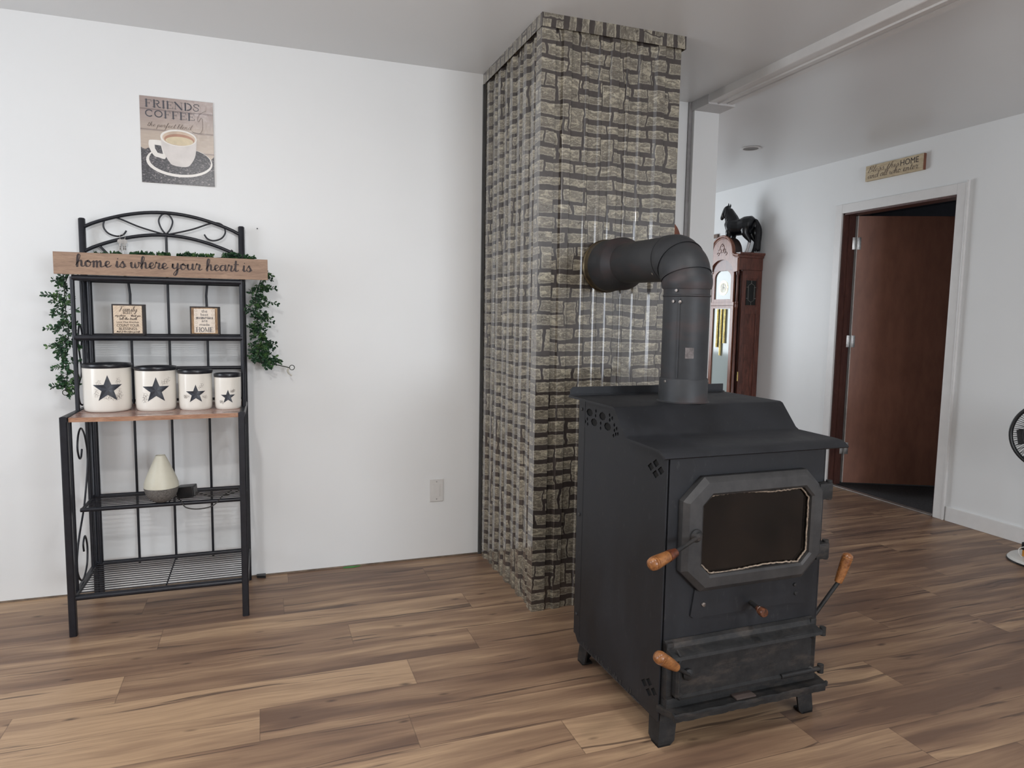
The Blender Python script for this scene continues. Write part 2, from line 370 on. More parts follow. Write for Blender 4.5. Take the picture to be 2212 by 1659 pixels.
# ------------------------------------------------------------------ stroke lettering
GL = {  # cursive glyphs: advance, strokes
 'a': (1.15, [[(.82,.8),(.5,1),(.15,.7),(.12,.25),(.35,.02),(.65,.25),(.85,.85)],[(.88,.98),(.84,.4),(.95,.03),(1.2,.2)]]),
 'b': (1.0, [[(0,.2),(.35,1.1),(.5,1.8),(.36,2),(.22,1.6),(.16,.7),(.2,.1),(.5,0),(.75,.35),(.68,.8),(.4,.85)],[(.68,.8),(1.05,.85)]]),
 'c': (.9, [[(.78,.82),(.55,1),(.2,.75),(.12,.35),(.35,.02),(.65,.08),(.95,.3)]]),
 'd': (1.15, [[(.82,.8),(.5,1),(.15,.7),(.12,.25),(.35,.02),(.65,.25),(.85,.85)],[(1.0,2),(.9,1.2),(.84,.4),(.95,.03),(1.2,.2)]]),
 'e': (.85, [[(0,.22),(.4,.42),(.68,.72),(.52,1),(.25,.85),(.14,.4),(.35,.02),(.62,.08),(.92,.32)]]),
 'f': (.8, [[(0,.2),(.4,1.1),(.62,1.8),(.48,2),(.33,1.6),(.25,.3),(.12,-.9),(.28,-.85),(.38,-.2),(.3,.1),(.8,.3)]]),
 'g': (1.1, [[(.8,.8),(.5,1),(.15,.7),(.15,.3),(.4,.1),(.8,.85)],[(.86,.98),(.78,-.5),(.5,-1),(.25,-.8),(.6,-.2),(1.15,.25)]]),
 'h': (1.15, [[(0,.2),(.38,1.0),(.58,1.75),(.44,2),(.28,1.7),(.2,.9),(.16,0)],[(.18,.25),(.42,.85),(.66,1),(.74,.65),(.72,.2),(.9,.02),(1.2,.22)]]),
 'i': (.55, [[(0,.2),(.22,.98)],[(.24,.98),(.2,.3),(.32,.02),(.6,.22)],[(.32,1.42),(.35,1.52)]]),
 'k': (1.1, [[(0,.2),(.38,1.0),(.55,1.75),(.4,2),(.26,1.6),(.16,0)],[(.2,.4),(.6,.95),(.7,.7),(.3,.5),(.7,.05),(1.15,.2)]]),
 'l': (.6, [[(0,.2),(.35,1.0),(.52,1.75),(.38,2),(.24,1.6),(.18,.4),(.32,.02),(.65,.22)]]),
 'm': (1.65, [[(.08,.9),(.2,.95),(.22,.5),(.18,0)],[(.2,.3),(.4,.85),(.6,1),(.66,.6),(.62,0)],[(.64,.3),(.86,.85),(1.06,1),(1.14,.6),(1.12,.2),(1.28,.0),(1.65,.22)]]),
 'n': (1.2, [[(.08,.9),(.2,.95),(.22,.5),(.18,0)],[(.2,.3),(.42,.85),(.64,1),(.72,.6),(.72,.2),(.88,0),(1.2,.22)]]),
 'o': (1.0, [[(.55,1),(.2,.8),(.12,.35),(.35,0),(.7,.2),(.78,.65),(.55,1),(.45,.85),(.8,.72),(1.08,.85)]]),
 'p': (1.0, [[(0,.2),(.2,.95),(.16,0),(.1,-1)],[(.18,.5),(.45,.98),(.75,.75),(.7,.2),(.4,.02),(.25,.15)],[(.7,.15),(1.0,.25)]]),
 'r': (.95, [[(0,.3),(.2,1.12),(.3,.95),(.62,.95),(.62,.6),(.52,.2),(.7,.0),(1.0,.22)]]),
 's': (.85, [[(0,.2),(.42,1.05),(.5,.8),(.7,.4),(.5,.03),(.15,.1),(.2,.25)],[(.5,.05),(.9,.25)]]),
 't': (.7, [[(0,.3),(.3,1.0),(.36,1.75)],[(.36,1.75),(.25,.4),(.4,.02),(.75,.22)],[(.05,1.2),(.4,1.25),(.75,1.2)]]),
 'u': (1.2, [[(0,.3),(.16,.98),(.12,.35),(.3,.02),(.6,.2),(.82,.95)],[(.84,.98),(.8,.3),(.95,.02),(1.2,.22)]]),
 'v': (.9, [[(.0,.8),(.2,.9),(.35,.05),(.75,.9),(1,.85)]]),
 'w': (1.4, [[(0,.75),(.16,.95),(.14,.3),(.34,.02),(.6,.3),(.68,.9)],[(.66,.5),(.74,.1),(.95,.05),(1.18,.5),(1.1,.98),(1.45,.82)]]),
 'y': (1.15, [[(0,.3),(.16,.98),(.12,.4),(.32,.12),(.6,.3),(.82,.95)],[(.84,.98),(.72,-.4),(.45,-1),(.2,-.85),(.5,-.3),(1.15,.25)]]),
 'B': (1.3, [[(.35,1.85),(.25,.9),(.1,0)],[(0,1.5),(.5,2),(1.0,1.8),(.85,1.2),(.4,1.05),(.95,.9),(1.0,.3),(.6,0),(.05,.05)]]),
 'F': (1.4, [[(.1,1.6),(.4,1.9),(1.0,1.8),(1.6,2.0)],[(.75,1.85),(.6,.9),(.35,.1),(.05,.1)],[(.3,.95),(.95,1.05)]]),
 ' ': (.62, []), ',': (.3, [[(.1,.1),(.02,-.2)]]), '.': (.3, [[(.1,.1),(.12,.0)]]),
}
TH = .055; TK = .17
def arc(cx_, cy_, rx, ry, a0, a1, k=14): return [(cx_+rx*math.cos(math.radians(a0+(a1-a0)*i/k)), cy_+ry*math.sin(math.radians(a0+(a1-a0)*i/k))) for i in range(k+1)]
def ser(x, y, w=.17): return ([(x-w, y), (x+w, y)], TH)
CAP = {  # heavy serif capitals, height 1: advance, (stroke, width)
 'F': (.78, [([(.2,0),(.2,1)],TK),([(.05,.97),(.68,.97)],TH),([(.68,1),(.68,.72)],TH),([(.2,.52),(.5,.52)],TH),([(.5,.66),(.5,.38)],TH),ser(.2,.03)]),
 'E': (.82, [([(.2,0),(.2,1)],TK),([(.05,.97),(.7,.97)],TH),([(.7,1),(.7,.74)],TH),([(.2,.52),(.52,.52)],TH),([(.52,.64),(.52,.4)],TH),([(.05,.03),(.72,.03)],TH),([(.72,0),(.72,.27)],TH)]),
 'R': (.92, [([(.2,0),(.2,1)],TK),([(.05,.97),(.45,.97)],TH),(arc(.45,.74,.23,.23,90,-90),.11),([(.2,.51),(.45,.51)],TH),([(.45,.51),(.62,.1),(.82,.03)],.11),ser(.2,.03)]),
 'I': (.42, [([(.2,0),(.2,1)],TK),ser(.2,.03),ser(.2,.97)]),
 'N': (.98, [([(.16,0),(.16,1)],TH),([(.14,.98),(.8,.02)],TK),([(.8,0),(.8,1)],TH),ser(.14,.03,.13),ser(.1,.97,.1),ser(.8,.97,.13)]),
 'D': (.95, [([(.2,0),(.2,1)],TK),([(.05,.97),(.4,.97)],TH),([(.05,.03),(.4,.03)],TH),(arc(.4,.5,.4,.46,90,-90),.12)]),
 'S': (.72, [([(.62,.72),(.6,.92),(.36,.97),(.14,.85),(.16,.65),(.5,.45),(.6,.25),(.42,.05),(.16,.06),(.08,.3)],.11)]),
 'C': (.9, [(arc(.46,.5,.36,.46,50,310,20),.12),([(.72,.9),(.72,.66)],TH)]),
 'O': (.95, [(arc(.46,.5,.36,.45,0,360,26),.12)]),
 'H': (1.0, [([(.18,0),(.18,1)],.12),([(.8,0),(.8,1)],.12),([(.18,.52),(.8,.52)],TH),ser(.18,.03,.14),ser(.18,.97,.14),ser(.8,.03,.14),ser(.8,.97,.14)]),
 'M': (1.15, [([(.14,0),(.14,1)],TH),([(.14,.98),(.54,.05)],.12),([(.54,.05),(.94,.98)],TH),([(.94,0),(.94,1)],.13),ser(.14,.03,.12),ser(.94,.03,.14),ser(.14,.97,.1),ser(.94,.97,.12)]),
 'U': (.95, [([(.18,1),(.18,.3),(.34,.04),(.6,.04),(.76,.3)],.12),([(.76,.3),(.76,1)],TH),ser(.18,.97,.13),ser(.76,.97,.12)]),
 'L': (.76, [([(.2,0),(.2,1)],TK),([(.05,.03),(.66,.03)],TH),([(.66,0),(.66,.3)],TH),ser(.2,.97)]),
 ' ': (.4, []),
}
def ribbon(g, pts, wid, T):
    """flat stroke; T maps (x, y) -> 3D"""
    P = [Vector((p[0], p[1])) for p in pts]; m = len(P)
    if m < 2: return
    L = []; R = []; ribbon.k = (getattr(ribbon, 'k', 0)+1) % 8; nn = getattr(T, 'nn', None); e0 = ribbon.k*6e-5
    if nn is not None:
        T0 = T; T = lambda q: T0(q)+nn*e0
    for i in range(m):
        t = P[min(i+1, m-1)]-P[max(i-1, 0)]
        if t.length < 1e-9: t = Vector((1, 0))
        t.normalize(); nr = Vector((-t.y, t.x)); w = wid(t)/2 if callable(wid) else wid/2
        L.append(P[i]+nr*w); R.append(P[i]-nr*w)
    vs = [T(q) for q in L+R]; g.add(vs, [(i, i+1, m+i+1, m+i) for i in range(m-1)])
    for q, i in ((P[0], 0), (P[-1], m-1)):
        e0 += 2e-5; w = (L[i]-R[i]).length/2; g.add([T(q+Vector((math.cos(a*math.pi/4), math.sin(a*math.pi/4)))*w) for a in range(8)], [tuple(range(8))])
def plane_map(o, r, u_): 
    o, r, u_ = Vector(o), Vector(r), Vector(u_)
    f = lambda q: o+r*q[0]+u_*q[1]
    f.nn = r.cross(u_).normalized(); return f
def script(text, width, xh, T, pen=.2, slant=.0, brush=True):
    tot = sum(GL[c][0] for c in text); sx = width/tot; g = G(); x = 0
    for c in text:
        adv, st = GL[c]
        for s_ in st:
            q = [((x+a+slant*b_)*sx, b_*xh) for a, b_ in s_]
            q = smooth_path([(a, b_, 0) for a, b_ in q], 5) if len(q) > 2 else [Vector((a, b_, 0)) for a, b_ in q]
            ribbon(g, q, (lambda t: pen*xh*(.45+.75*max(0, -t.y) if brush else .8)), T)
        x += adv
    return g
def caps(text, width, hgt, T, bold=1.0):
    tot = sum(CAP[c][0] for c in text); sx = width/tot; g = G(); x = 0
    for c in text:
        adv, st = CAP[c]
        for q, w in st:
            P = [((x+a)*sx, b_*hgt) for a, b_ in q]
            if len(P) > 2 and len(P) < 12: P = [(p.x, p.y) for p in smooth_path([(a, b_, 0) for a, b_ in P], 5)]
            vert = abs(q[0][0]-q[-1][0]) < abs(q[0][1]-q[-1][1])
            ribbon(g, P, w*bold*hgt*(1.35 if vert and w > .1 else .9), T)
        x += adv
    return g
def sans(text, width, hgt, T):
    cu = bpy.data.curves.new('t', 'FONT'); cu.body = text; cu.size = 1; cu.resolution_u = 3
    o = bpy.data.objects.new('t', cu); COL.objects.link(o); bpy.context.view_layer.update()
    me = bpy.data.meshes.new_from_object(o)
    xs = [v.co.x for v in me.vertices]; ys = [v.co.y for v in me.vertices]
    x0, x1, y0, y1 = min(xs), max(xs), min(ys), max(ys); g = G()
    g.add([T(((v.co.x-x0)/(x1-x0)*width, (v.co.y-y0)/(y1-y0)*hgt)) for v in me.vertices], [tuple(p.vertices) for p in me.polygons])
    bpy.data.objects.remove(o); bpy.data.curves.remove(cu); bpy.data.meshes.remove(me); return g
def sheet(outer, holes, thick, T3):
    """flat sheet with holes; outlines 2D; T3(x, y, z) -> 3D"""
    bm = bmesh.new(); edges = []
    for ol in [outer]+holes:
        vs = [bm.verts.new((q[0], q[1], 0)) for q in ol]
        edges += [bm.edges.new((vs[k], vs[(k+1) % len(vs)])) for k in range(len(vs))]
    nb = len(bm.verts)
    bmesh.ops.triangle_fill(bm, use_beauty=True, use_dissolve=False, edges=edges, normal=(0, 0, 1))
    bm.verts.index_update(); fs = [tuple(v.index for v in f.verts) for f in bm.faces]; vv = [v.co.copy() for v in bm.verts]; bm.free()
    n0 = len(vv); g = G(); side = []; k0 = 0
    for ol in [outer]+holes:
        m = len(ol); side += [(k0+k, k0+(k+1) % m, n0+k0+(k+1) % m, n0+k0+k) for k in range(m)]; k0 += m
    g.add([T3(q.x, q.y, -thick/2) for q in vv]+[T3(q.x, q.y, thick/2) for q in vv], [f[::-1] for f in fs]+[tuple(a+n0 for a in f) for f in fs]+side)
    return g

# ------------------------------------------------------------------ room shell
CX0_ = 1.0754; D = 3.44; XR = 4.085; HC = 2.44; XL = -2.45; YB = -3.5; YF = 7.1
XW = 2.258   # end of the back wall
rows = {-1: (.86, {}), 0: (.415, {}), 1: (-.025, {}), 2: (.48, {}), 3: (.757, {}), 4: (.31, {}), 5: (.835, {}), 6: (.07, {})}
tones = {(0, -1): .42, (0, 0): .55, (-1, -1): .6, (-1, 0): .8, (1, -1): .85, (1, 0): .35, (2, -1): .95, (2, 0): .35, (3, -1): .35, (3, -2): .85, (3, 0): .45,
         (4, -1): .42, (4, 0): .55, (5, -1): .6, (5, -2): .35, (5, 0): .5, (6, -1): .3, (6, 0): .4, (7, -1): .25, (7, 0): .4, (1, -2): .3, (0, -2): .6}
def build_floor():
    me = bpy.data.meshes.new('floor'); vs = []; fs = []; uvs = []; cols = []
    Wd, L = .1775, 1.22; r0 = int((YB-1.892)/Wd)-1; r1 = int((YF+.2-1.892)/Wd)+1
    for r in range(r0, r1):
        y0 = 1.892+r*Wd; y1 = y0+Wd; ph = rows[r][0] if r in rows else random.random()*L
        k0 = int((XL-ph)/L)-2
        for k in range(k0, k0+9):
            x0 = ph+k*L; x1 = x0+L
            if x1 < XL-.1 or x0 > XR+.02: continue
            xe = min(x1, XR+.04)
            i = len(vs); vs += [(x0, y0, 0), (xe, y0, 0), (xe, y1, 0), (x0, y1, 0)]; fs.append((i, i+1, i+2, i+3))
            uvs += [(0, 0), (xe-x0, 0), (xe-x0, Wd), (0, Wd)]
            t = tones.get((r, k), random.choice([.12, .2, .25, .3, .35, .4]) if x0 > 1.2 else random.choice([.2, .3, .35, .45, .5, .6, .8])); cols.append((t, random.random(), random.random(), 1))  # right-hand planks browner, with light falloff also put into their tone
    me.from_pydata(vs, [], fs)
    ul = me.uv_layers.new(name='UVMap')
    for i, q in enumerate(uvs): ul.data[i].uv = q
    ca = me.color_attributes.new('tone', 'FLOAT_COLOR', 'CORNER')
    for i, c in enumerate(cols):
        for j in range(4): ca.data[i*4+j].color = c
    o = bpy.data.objects.new('floor', me); COL.objects.link(o); me.materials.append(floor_m); o['kind'] = 'structure'
build_floor()
struct('ceiling', G().box((XL-.1, YB-.1, HC), (XR+.1, YF+.1, HC+.1)), ceil_m)
struct('wall_back', G().box((XL, D, -.0), (XW, D+.12, HC)), wall_m)
struct('wall_left', G().box((XL-.1, YB, 0), (XL, YF, HC)), wall_m)
struct('wall_rear', G().box((XL, YB-.1, 0), (XR, YB, HC)), wall_m)
struct('wall_far', G().box((XL, YF, 0), (XR, YF+.1, HC)), wall_m)
DY0, DY1, DZ = 3.245, 4.158, 2.045
g = G(); g.box((XR, YB, 0), (XR+.11, DY0, HC)); g.box((XR, DY1, 0), (XR+.11, YF, HC)); g.box((XR, DY0, DZ), (XR+.11, DY1, HC))
struct('wall_right', g, wall_m)
# dark room beyond the doorway
struct('floor_next_room', G().box((XR+.0, 2.0, -.03), (6.6, 6.2, -.002)), dark_carpet)
g = G(); g.box((6.5, 2.0, 0), (6.6, 6.2, HC)); g.box((XR+.11, 1.95, 0), (6.6, 2.0, HC)); g.box((XR+.11, 6.2, 0), (6.6, 6.25, HC))
struct('wall_next_room', g, dark_wall)
struct('ceiling_next_room', G().box((XR+.11, 1.95, HC), (6.6, 6.25, HC+.05)), dark_wall)
# corner post that ends the back wall, with a grey strip along its left edge
struct('trim_1', G().box((XW+.004, D-.035, 0), (XW+.165, D+.125, HC-.045), .003), wall_m)
struct('trim_2', G().box((XW-.016, D-.012, 0), (XW+.004, D+.0, HC), .002), plain('grey_post_strip', (.30, .29, .29), .4))
# header beam along the opening: cap, bright fascia, grooved underside
g = G()
prof = [(XW, HC), (XW, HC-.040), (XW+.004, HC-.042), (XW+.055, HC-.040), (XW+.058, HC-.047), (XW+.064, HC-.047), (XW+.067, HC-.040), (XW+.10, HC-.040), (XW+.103, HC-.032), (XW+.110, HC-.032), (XW+.113, HC-.040), (XW+.150, HC-.040), (XW+.162, HC-.032), (XW+.162, HC)]
g.loft([[(x, y, z) for x, z in prof] for y in (D-.17, YB)])
struct('trim_3', g, trim_m)
struct('trim_4', G().box((XW-.002, D-.17, HC-.05), (XW+.168, D+.125, HC), .002), plain('beam_end_cap', (.58, .57, .57), .4, var=.03))
# right wall base board and door casing
g = G(); g.box((XR-.012, YB, 0), (XR, DY0-.085, .092), .003); g.box((XR-.012, DY1+.09, 0), (XR, YF, .092), .003)
struct('baseboard_right', g, trim_m)
struct('trim_8', G().box((XL, D-.004, 0), (CX0_-.02, D+.001, .007)), plain('brown_joint_strip', (.20, .15, .11), .7, var=.3, scale=12))  # thin brown strip along the foot of the back wall
g = G(); cw = .065
def casing(y0, y1, z0, z1): g.box((XR-.014, y0, z0), (XR, y1, z1), .003)
casing(DY0-cw, DY0, 0, DZ+cw); casing(DY1, DY1+cw, 0, DZ+cw); casing(DY0, DY1, DZ, DZ+cw)
g.box((XR-.020, DY0-cw-.012, .0), (XR, DY0-cw, DZ+cw+.012), .004)
struct('trim_5', g, trim_m)
g = G(); g.box((XR+.0, DY1-.012, 0), (XR+.11, DY1, DZ)); g.box((XR+.04, DY1-.024, 0), (XR+.075, DY1-.012, DZ))
g.box((XR+.0, DY0, 0), (XR+.11, DY0+.012, DZ)); g.box((XR, DY0, DZ-.012), (XR+.11, DY1, DZ)); 
struct('trim_6', g, jamb_wood)
struct('trim_7', G().box((XR-.012, DY0+.01, 0), (XR+.03, DY1-.01, .009), .003), strip_m)
# door leaf, swung into the next room
def door():
    root = bpy.data.objects.new('door_1', None); COL.objects.link(root); root['kind'] = 'structure'
    root.location = (XR+.118, DY1-.025, 0); root.rotation_euler = (0, 0, math.radians(-25)); ORI[root] = (0, 0, 0)
    G().box((.006, 0, .012), (.84, .038, DZ-.012), .002).build('door_leaf', door_wood, root)
    G().box((.0, .001, .012), (.006, .037, DZ-.012)).build('door_edge', plain('pale_door_edge', (.55, .50, .47), .5), root)
    for z in (1.83, 1.10, .28):
        g = G(); g.box((-.001, -.004, z-.045), (.03, -.0005, z+.045), .001)
        g.tube([(-.002, -.006, z-.047), (-.002, -.006, z+.047)], .006, 10)
        g.box((-.032, -.004, z-.045), (-.002, .0, z+.045), .001)
        hn = g.build('hinge', silver, root, smooth=40)
    g = G(); g.tube([(.78, 0, .98), (.78, -.05, .98)], .011, 12); g.lathe([(.005, 0), (.024, .006), (.028, .02), (.02, .036), (.004, .042)], (.78, -.045, .98), 20, (0, -1, 0))
    g.build('door_knob', silver, root, smooth=40)
door()
# recessed ceiling light, switched off
t = thing('recessed_ceiling_light', 'small round recessed light in the ceiling of the farther room, switched off', 'ceiling light', (3.234, 4.164, HC))
G().lathe([(.052, -.001), (.068, -.001), (.070, -.004), (.066, -.006), (.052, -.004)], (3.234, 4.164, HC), 32, cap=False).build('trim_ring', trim_m, t, smooth=60)
G().lathe([(.0, -.0025), (.052, -.0035)], (3.234, 4.164, HC), 32, cap=False).build('diffuser', plain('dull_diffuser', (.22, .21, .2), .5), t, smooth=60)

# ------------------------------------------------------------------ chimney clad in printed ribbed panels
CX0, CX1, CY = 1.0754, 1.7042, 2.682
ch = thing('chimney', 'chimney box clad in ribbed panels printed with grey-brown stone', 'chimney', (CX0, CY, 0))
def rib_profile(length, ribs):
    pts = [(0, 0)]
    for c, wb, wt, hh in ribs:
        for s_, o_ in ((-wb/2, 0), (-wt/2-.0006, .92), (-wt/2+.001, 1), (wt/2-.001, 1), (wt/2+.0006, .92), (wb/2, 0)):
            pts.append((c+s_, o_*hh))
    pts.append((length, 0)); return pts
def panel(name, length, ribs, T, z0, z1, u_off, mat=stone_m):
    P = rib_profile(length, ribs); me = bpy.data.meshes.new(name); vs = []; fs = []; uv = []
    s_ = u_off; us = []
    for i, q in enumerate(P):
        if i: s_ += math.hypot(q[0]-P[i-1][0], q[1]-P[i-1][1])
        us.append(s_)
    nz_ = 12; off = Vector(ORI[ch])
    for i, q in enumerate(P):
        for k in range(nz_+1):
            z = z0+(z1-z0)*k/nz_; vs.append(Vector(T(q[0], q[1], z))-off)
    for i in range(len(P)-1):
        for k in range(nz_):
            a = i*(nz_+1)+k; fs.append((a, a+nz_+1, a+nz_+2, a+1))
            za, zb = z0+(z1-z0)*k/nz_, z0+(z1-z0)*(k+1)/nz_
            uv += [(us[i], za), (us[i+1], za), (us[i+1], zb), (us[i], zb)]
    me.from_pydata(vs, [], fs); l = me.uv_layers.new(name='UVMap')
    for i, q in enumerate(uv): l.data[i].uv = q
    me.materials.append(mat)
    o = bpy.data.objects.new(name, me); COL.objects.link(o); o.parent = ch; return o
FW = CX1-CX0; SW = D-CY
panel('front_panel', FW, [(.10, .05, .034, .012), (.19, .022, .010, .008), (.25, .022, .010, .008), (.315, .05, .034, .012), (.375, .022, .010, .008), (.435, .022, .010, .008), (.53, .055, .036, .013)],
      lambda s_, o_, z: (CX0+s_, CY-o_, z), 0, HC-.008, 0)
panel('side_panel', SW, [(.07, .05, .034, .012), (.16, .024, .012, .007), (.24, .05, .034, .012), (.33, .024, .012, .007), (.41, .05, .034, .012), (.50, .024, .012, .007), (.58, .05, .034, .012), (.67, .024, .012, .007)],
      lambda s_, o_, z: (CX0-o_, D-s_, z), 0, HC-.008, 2.31)
panel('far_side_panel', SW, [(.07, .05, .03, .016), (.24, .05, .03, .016), (.41, .05, .03, .016), (.58, .05, .03, .016)],
      lambda s_, o_, z: (CX1+o_*.2, D-s_, z), 0, HC-.008, 4.31)
def flashing(name, P, z0, z1, u0=0, rot=False, k=1.0):
    """folded strip along polyline P (x, y) from z0 to z1 with UV in metres"""
    me = bpy.data.meshes.new(name); vs = []; fs = []; uv = []; s_ = u0; off = Vector(ORI[ch])
    for i, q in enumerate(P): vs += [Vector((q[0], q[1], z0))-off, Vector((q[0], q[1], z1))-off]
    for i in range(len(P)-1):
        s2 = s_+math.hypot(P[i+1][0]-P[i][0], P[i+1][1]-P[i][1]); fs.append((2*i, 2*i+2, 2*i+3, 2*i+1))
        q = [(s_, z0), (s2, z0), (s2, z1), (s_, z1)]
        uv += [(b_, a) for a, b_ in q] if rot else q
        s_ = s2
    me.from_pydata(vs, [], fs); l = me.uv_layers.new(name='UVMap')
    for i, q in enumerate(uv): l.data[i].uv = q
    me.materials.append(stone_m); o = bpy.data.objects.new(name, me); COL.objects.link(o); o.parent = ch
e = .015
flashing('corner_flashing', [(CX0-.001, CY+.045), (CX0-e, CY+.044), (CX0-e, CY-e), (CX0+.044, CY-e), (CX0+.045, CY-.001)], 0, HC-.01, .7)
flashing('top_flashing', [(CX0-e-.002, D), (CX0-e-.002, CY-e-.002), (CX1+.012, CY-e-.002), (CX1+.012, D)], HC-.052, HC, 1.9, rot=True)
g = G(); g.box((CX0-.005, D-.012, 0), (CX0-.019, D-.001, HC-.05))
g.build('wall_flashing', plain('dark_flashing', (.10, .10, .10), .4, .4), ch)
g = G(); g.box((CX0+.002, CY+.002, 0), (CX1-.002, D, HC-.002)); g.build('core', plain('chimney_core', (.1, .09, .08), .8), ch)

# copper coloured disc behind the chimney
t = G(); t.lathe([(.0, 0), (.118, 0), (.125, .004), (.121, .009), (.0, .012)], (2.10, D, 1.685), 40, (0, -1, 0))
single(t.build('copper_disc', copper, smooth=40), 'reddish copper round disc peeking out from behind the right edge of the stone chimney', 'disc')

# ------------------------------------------------------------------ wood stove (local frame: u right, t back, z up)
SX, SY, ST = 1.074, 1.679, .0149
st = thing('wood_stove', 'black steel wood stove with glass door and wooden handles on the plank floor', 'stove', (SX, SY, 0), ST, True)
SWd, SD = .571, .566
body = G()
body.loft([[(x_, a, b_) for a, b_ in ((.004, .08), (SD-.02, .08), (SD-.02, .966), (.250, .966), (.176, .884), (.004, .884))] for x_ in (.004, SWd-.004)])
body.build('firebox', stove_steel, st)
# side panel with pierced vents
def oval(cx_, cy_, rx, ry, k=10): return [(cx_+rx*math.cos(2*math.pi*i/k), cy_+ry*math.sin(2*math.pi*i/k)) for i in range(k)]
def rhomb(cx_, cy_, rx, ry): return [(cx_-rx, cy_), (cx_, cy_+ry), (cx_+rx, cy_), (cx_, cy_-ry)]
holes = []
for a, b_ in ((.487, .926), (.393, .926), (.452, .897), (.356, .897)): holes.append(oval(a, b_, .0235, .0135, 8))
for a, b_ in ((.533, .937), (.546, .918), (.533, .902), (.548, .932), (.440, .937), (.442, .921), (.518, .890), (.503, .901), (.404, .901), (.344, .937), (.342, .921), (.326, .929), (.311, .909), (.309, .892), (.295, .900), (.314, .874), (.300, .881), (.286, .884), (.404, .884), (.500, .884), (.535, .886)):
    if all(math.hypot((a-c_[0])/1.7, b_-c_[1]) > .0215 for c_ in ((.487, .926), (.393, .926), (.452, .897), (.356, .897))): holes.append(rhomb(a, b_, .0062, .0072))
for (cc, cz) in ((.058, .820), (.052, .158)):
    holes += [rhomb(cc, cz+.016, .017, .0125), rhomb(cc, cz-.016, .017, .0125), rhomb(cc+.027, cz, .017, .0125), rhomb(cc-.027, cz, .017, .0125)]
outer = [(0.0, .078), (SD-.03, .078), (SD, .11), (SD, .962), (.262, .962), (.195, .885), (0.0, .885)]
for nm, uu in (('left_side_panel', 0), ('right_side_panel', SWd)):
    sheet(outer, holes if uu == 0 else [], .004, lambda x, y, z, uu=uu: (uu+z, x, y)).build(nm, stove_steel, st)
vb = plain('vent_shade_black', (.003, .003, .003), .9)  # black sheets stand in for the shade inside the vent holes
for q0, q1 in (((.0022, .265, .85), (.0036, SD-.012, .955)), ((.0022, .008, .79), (.0036, .11, .85)), ((.0022, .006, .125), (.0036, .11, .19))): G().box(q0, q1).build('vent_shade_sheet', vb, st)
g = G(); g.box((-.003, SD-.045, .10), (.0, SD+.002, .965), .001); g.box((.0, SD-.02, .10), (SWd, SD+.003, .965), .001)
g.build('rear_trim', stove_steel, st)
for zz in (.18, .55, .93):
    G().lathe([(.006, 0), (.006, .003), (.003, .005)], (-.003, SD-.022, zz), 10, (-1, 0, 0)).build('screw', grey_iron, st, smooth=40)
# hood: folded sheet over the firebox
hp = [(SD+.012, .968), (SD+.012, .977), (.256, .977), (.244, .973), (.176, .900), (.162, .893), (.0, .891), (-.020, .889), (-.036, .883), (-.050, .872)]
hb_ = [(-.044, .868), (-.032, .877), (-.018, .883), (.0, .885), (.160, .886), (.170, .892), (.240, .966), (.252, .970), (SD+.006, .970)]
def hoodring(uu, dz=0): return [(uu, a, b_) for a, b_ in hp+hb_]
g = G(); g.loft([hoodring(-.041), hoodring(-.036), hoodring(.607), hoodring(.612)])
g.build('hood', stove_steel, st, smooth=35)
g = G(); q = [(-.035, .974), (-.035, .995), (-.025, 1.006), (.617, 1.006), (.617, .974)]
g.poly([(a, SD+.010, b_) for a, b_ in q], .004, (0, 1, 0)); g.box((-.04, SD+.0, .974), (.617, SD+.011, .980))
g.build('rear_upstand', stove_steel, st)
# front plate, air box and bolts
g = G(); g.box((.006, -.004, .30), (.565, .006, .885), .002); g.build('front_plate', stove_steel, st)
g = G(); g.poly([(.100, -.004, .383), (.090, -.004, .391), (.102, -.004, .470), (.49, -.004, .470), (.49, -.004, .395), (.485, -.004, .383)], .006, (0, -1, 0)); g.build('air_box_plate', stove_steel, st)
for a, z_, r_, m_ in ((.133, .421, .0075, bolt_m), (.468, .440, .006, cast_iron), (.474, .412, .007, cast_iron)):
    G().lathe([(r_, 0), (r_, .002), (r_*.8, .004), (0, .005)], (a, -.010, z_), 16, (0, -1, 0)).build('bolt', m_, st, smooth=40)
# loading door
def octo(u0_, u1_, z0_, z1_, c1, c2=None):
    c2 = c2 or c1
    return [(u0_+c1, z1_), (u1_-c1, z1_), (u1_, z1_-c2), (u1_, z0_+c2), (u1_-c1, z0_), (u0_+c1, z0_), (u0_, z0_+c2), (u0_, z1_-c2)]
O0 = octo(.040, .546, .468, .806, .068, .066); O1 = octo(.046, .540, .474, .800, .066, .064); O2 = octo(.056, .531, .483, .791, .062, .056)
I0 = octo(.096, .502, .511, .760, .034, .034); I1 = octo(.103, .495, .518, .753, .030, .030)
ld = G(); ld.loft([[(a, y_, b_) for a, b_ in ring] for ring, y_ in ((O0, -.004), (O0, -.024), (O1, -.030), (O2, -.036), (I0, -.038), (I1, -.033), (I1, -.006))], cap=False)
door_o = ld.build('loading_door', grey_iron, st, smooth=20)
G().poly([(a, -.016, b_) for a, b_ in octo(.098, .500, .513, .758, .03)], .004, (0, 1, 0)).build('door_glass', glass_black, door_o)
ring = [(a, -.022, b_) for a, b_ in octo(.1065, .4925, .521, .7495, .03)]
pts = []
for i in range(8):
    a, b_ = Vector(ring[i]), Vector(ring[(i+1) % 8]); k = max(2, int((b_-a).length/.006))
    for j in range(k):
        p_ = a.lerp(b_, j/k); pts.append(p_+Vector((random.uniform(-.0012, .0012), 0, random.uniform(-.0015, .0015)+.003*math.sin(i*3+j*.12))))
G().tube(pts, .0026, 6, closed=True).build('rope_gasket', gasket, door_o, smooth=180)
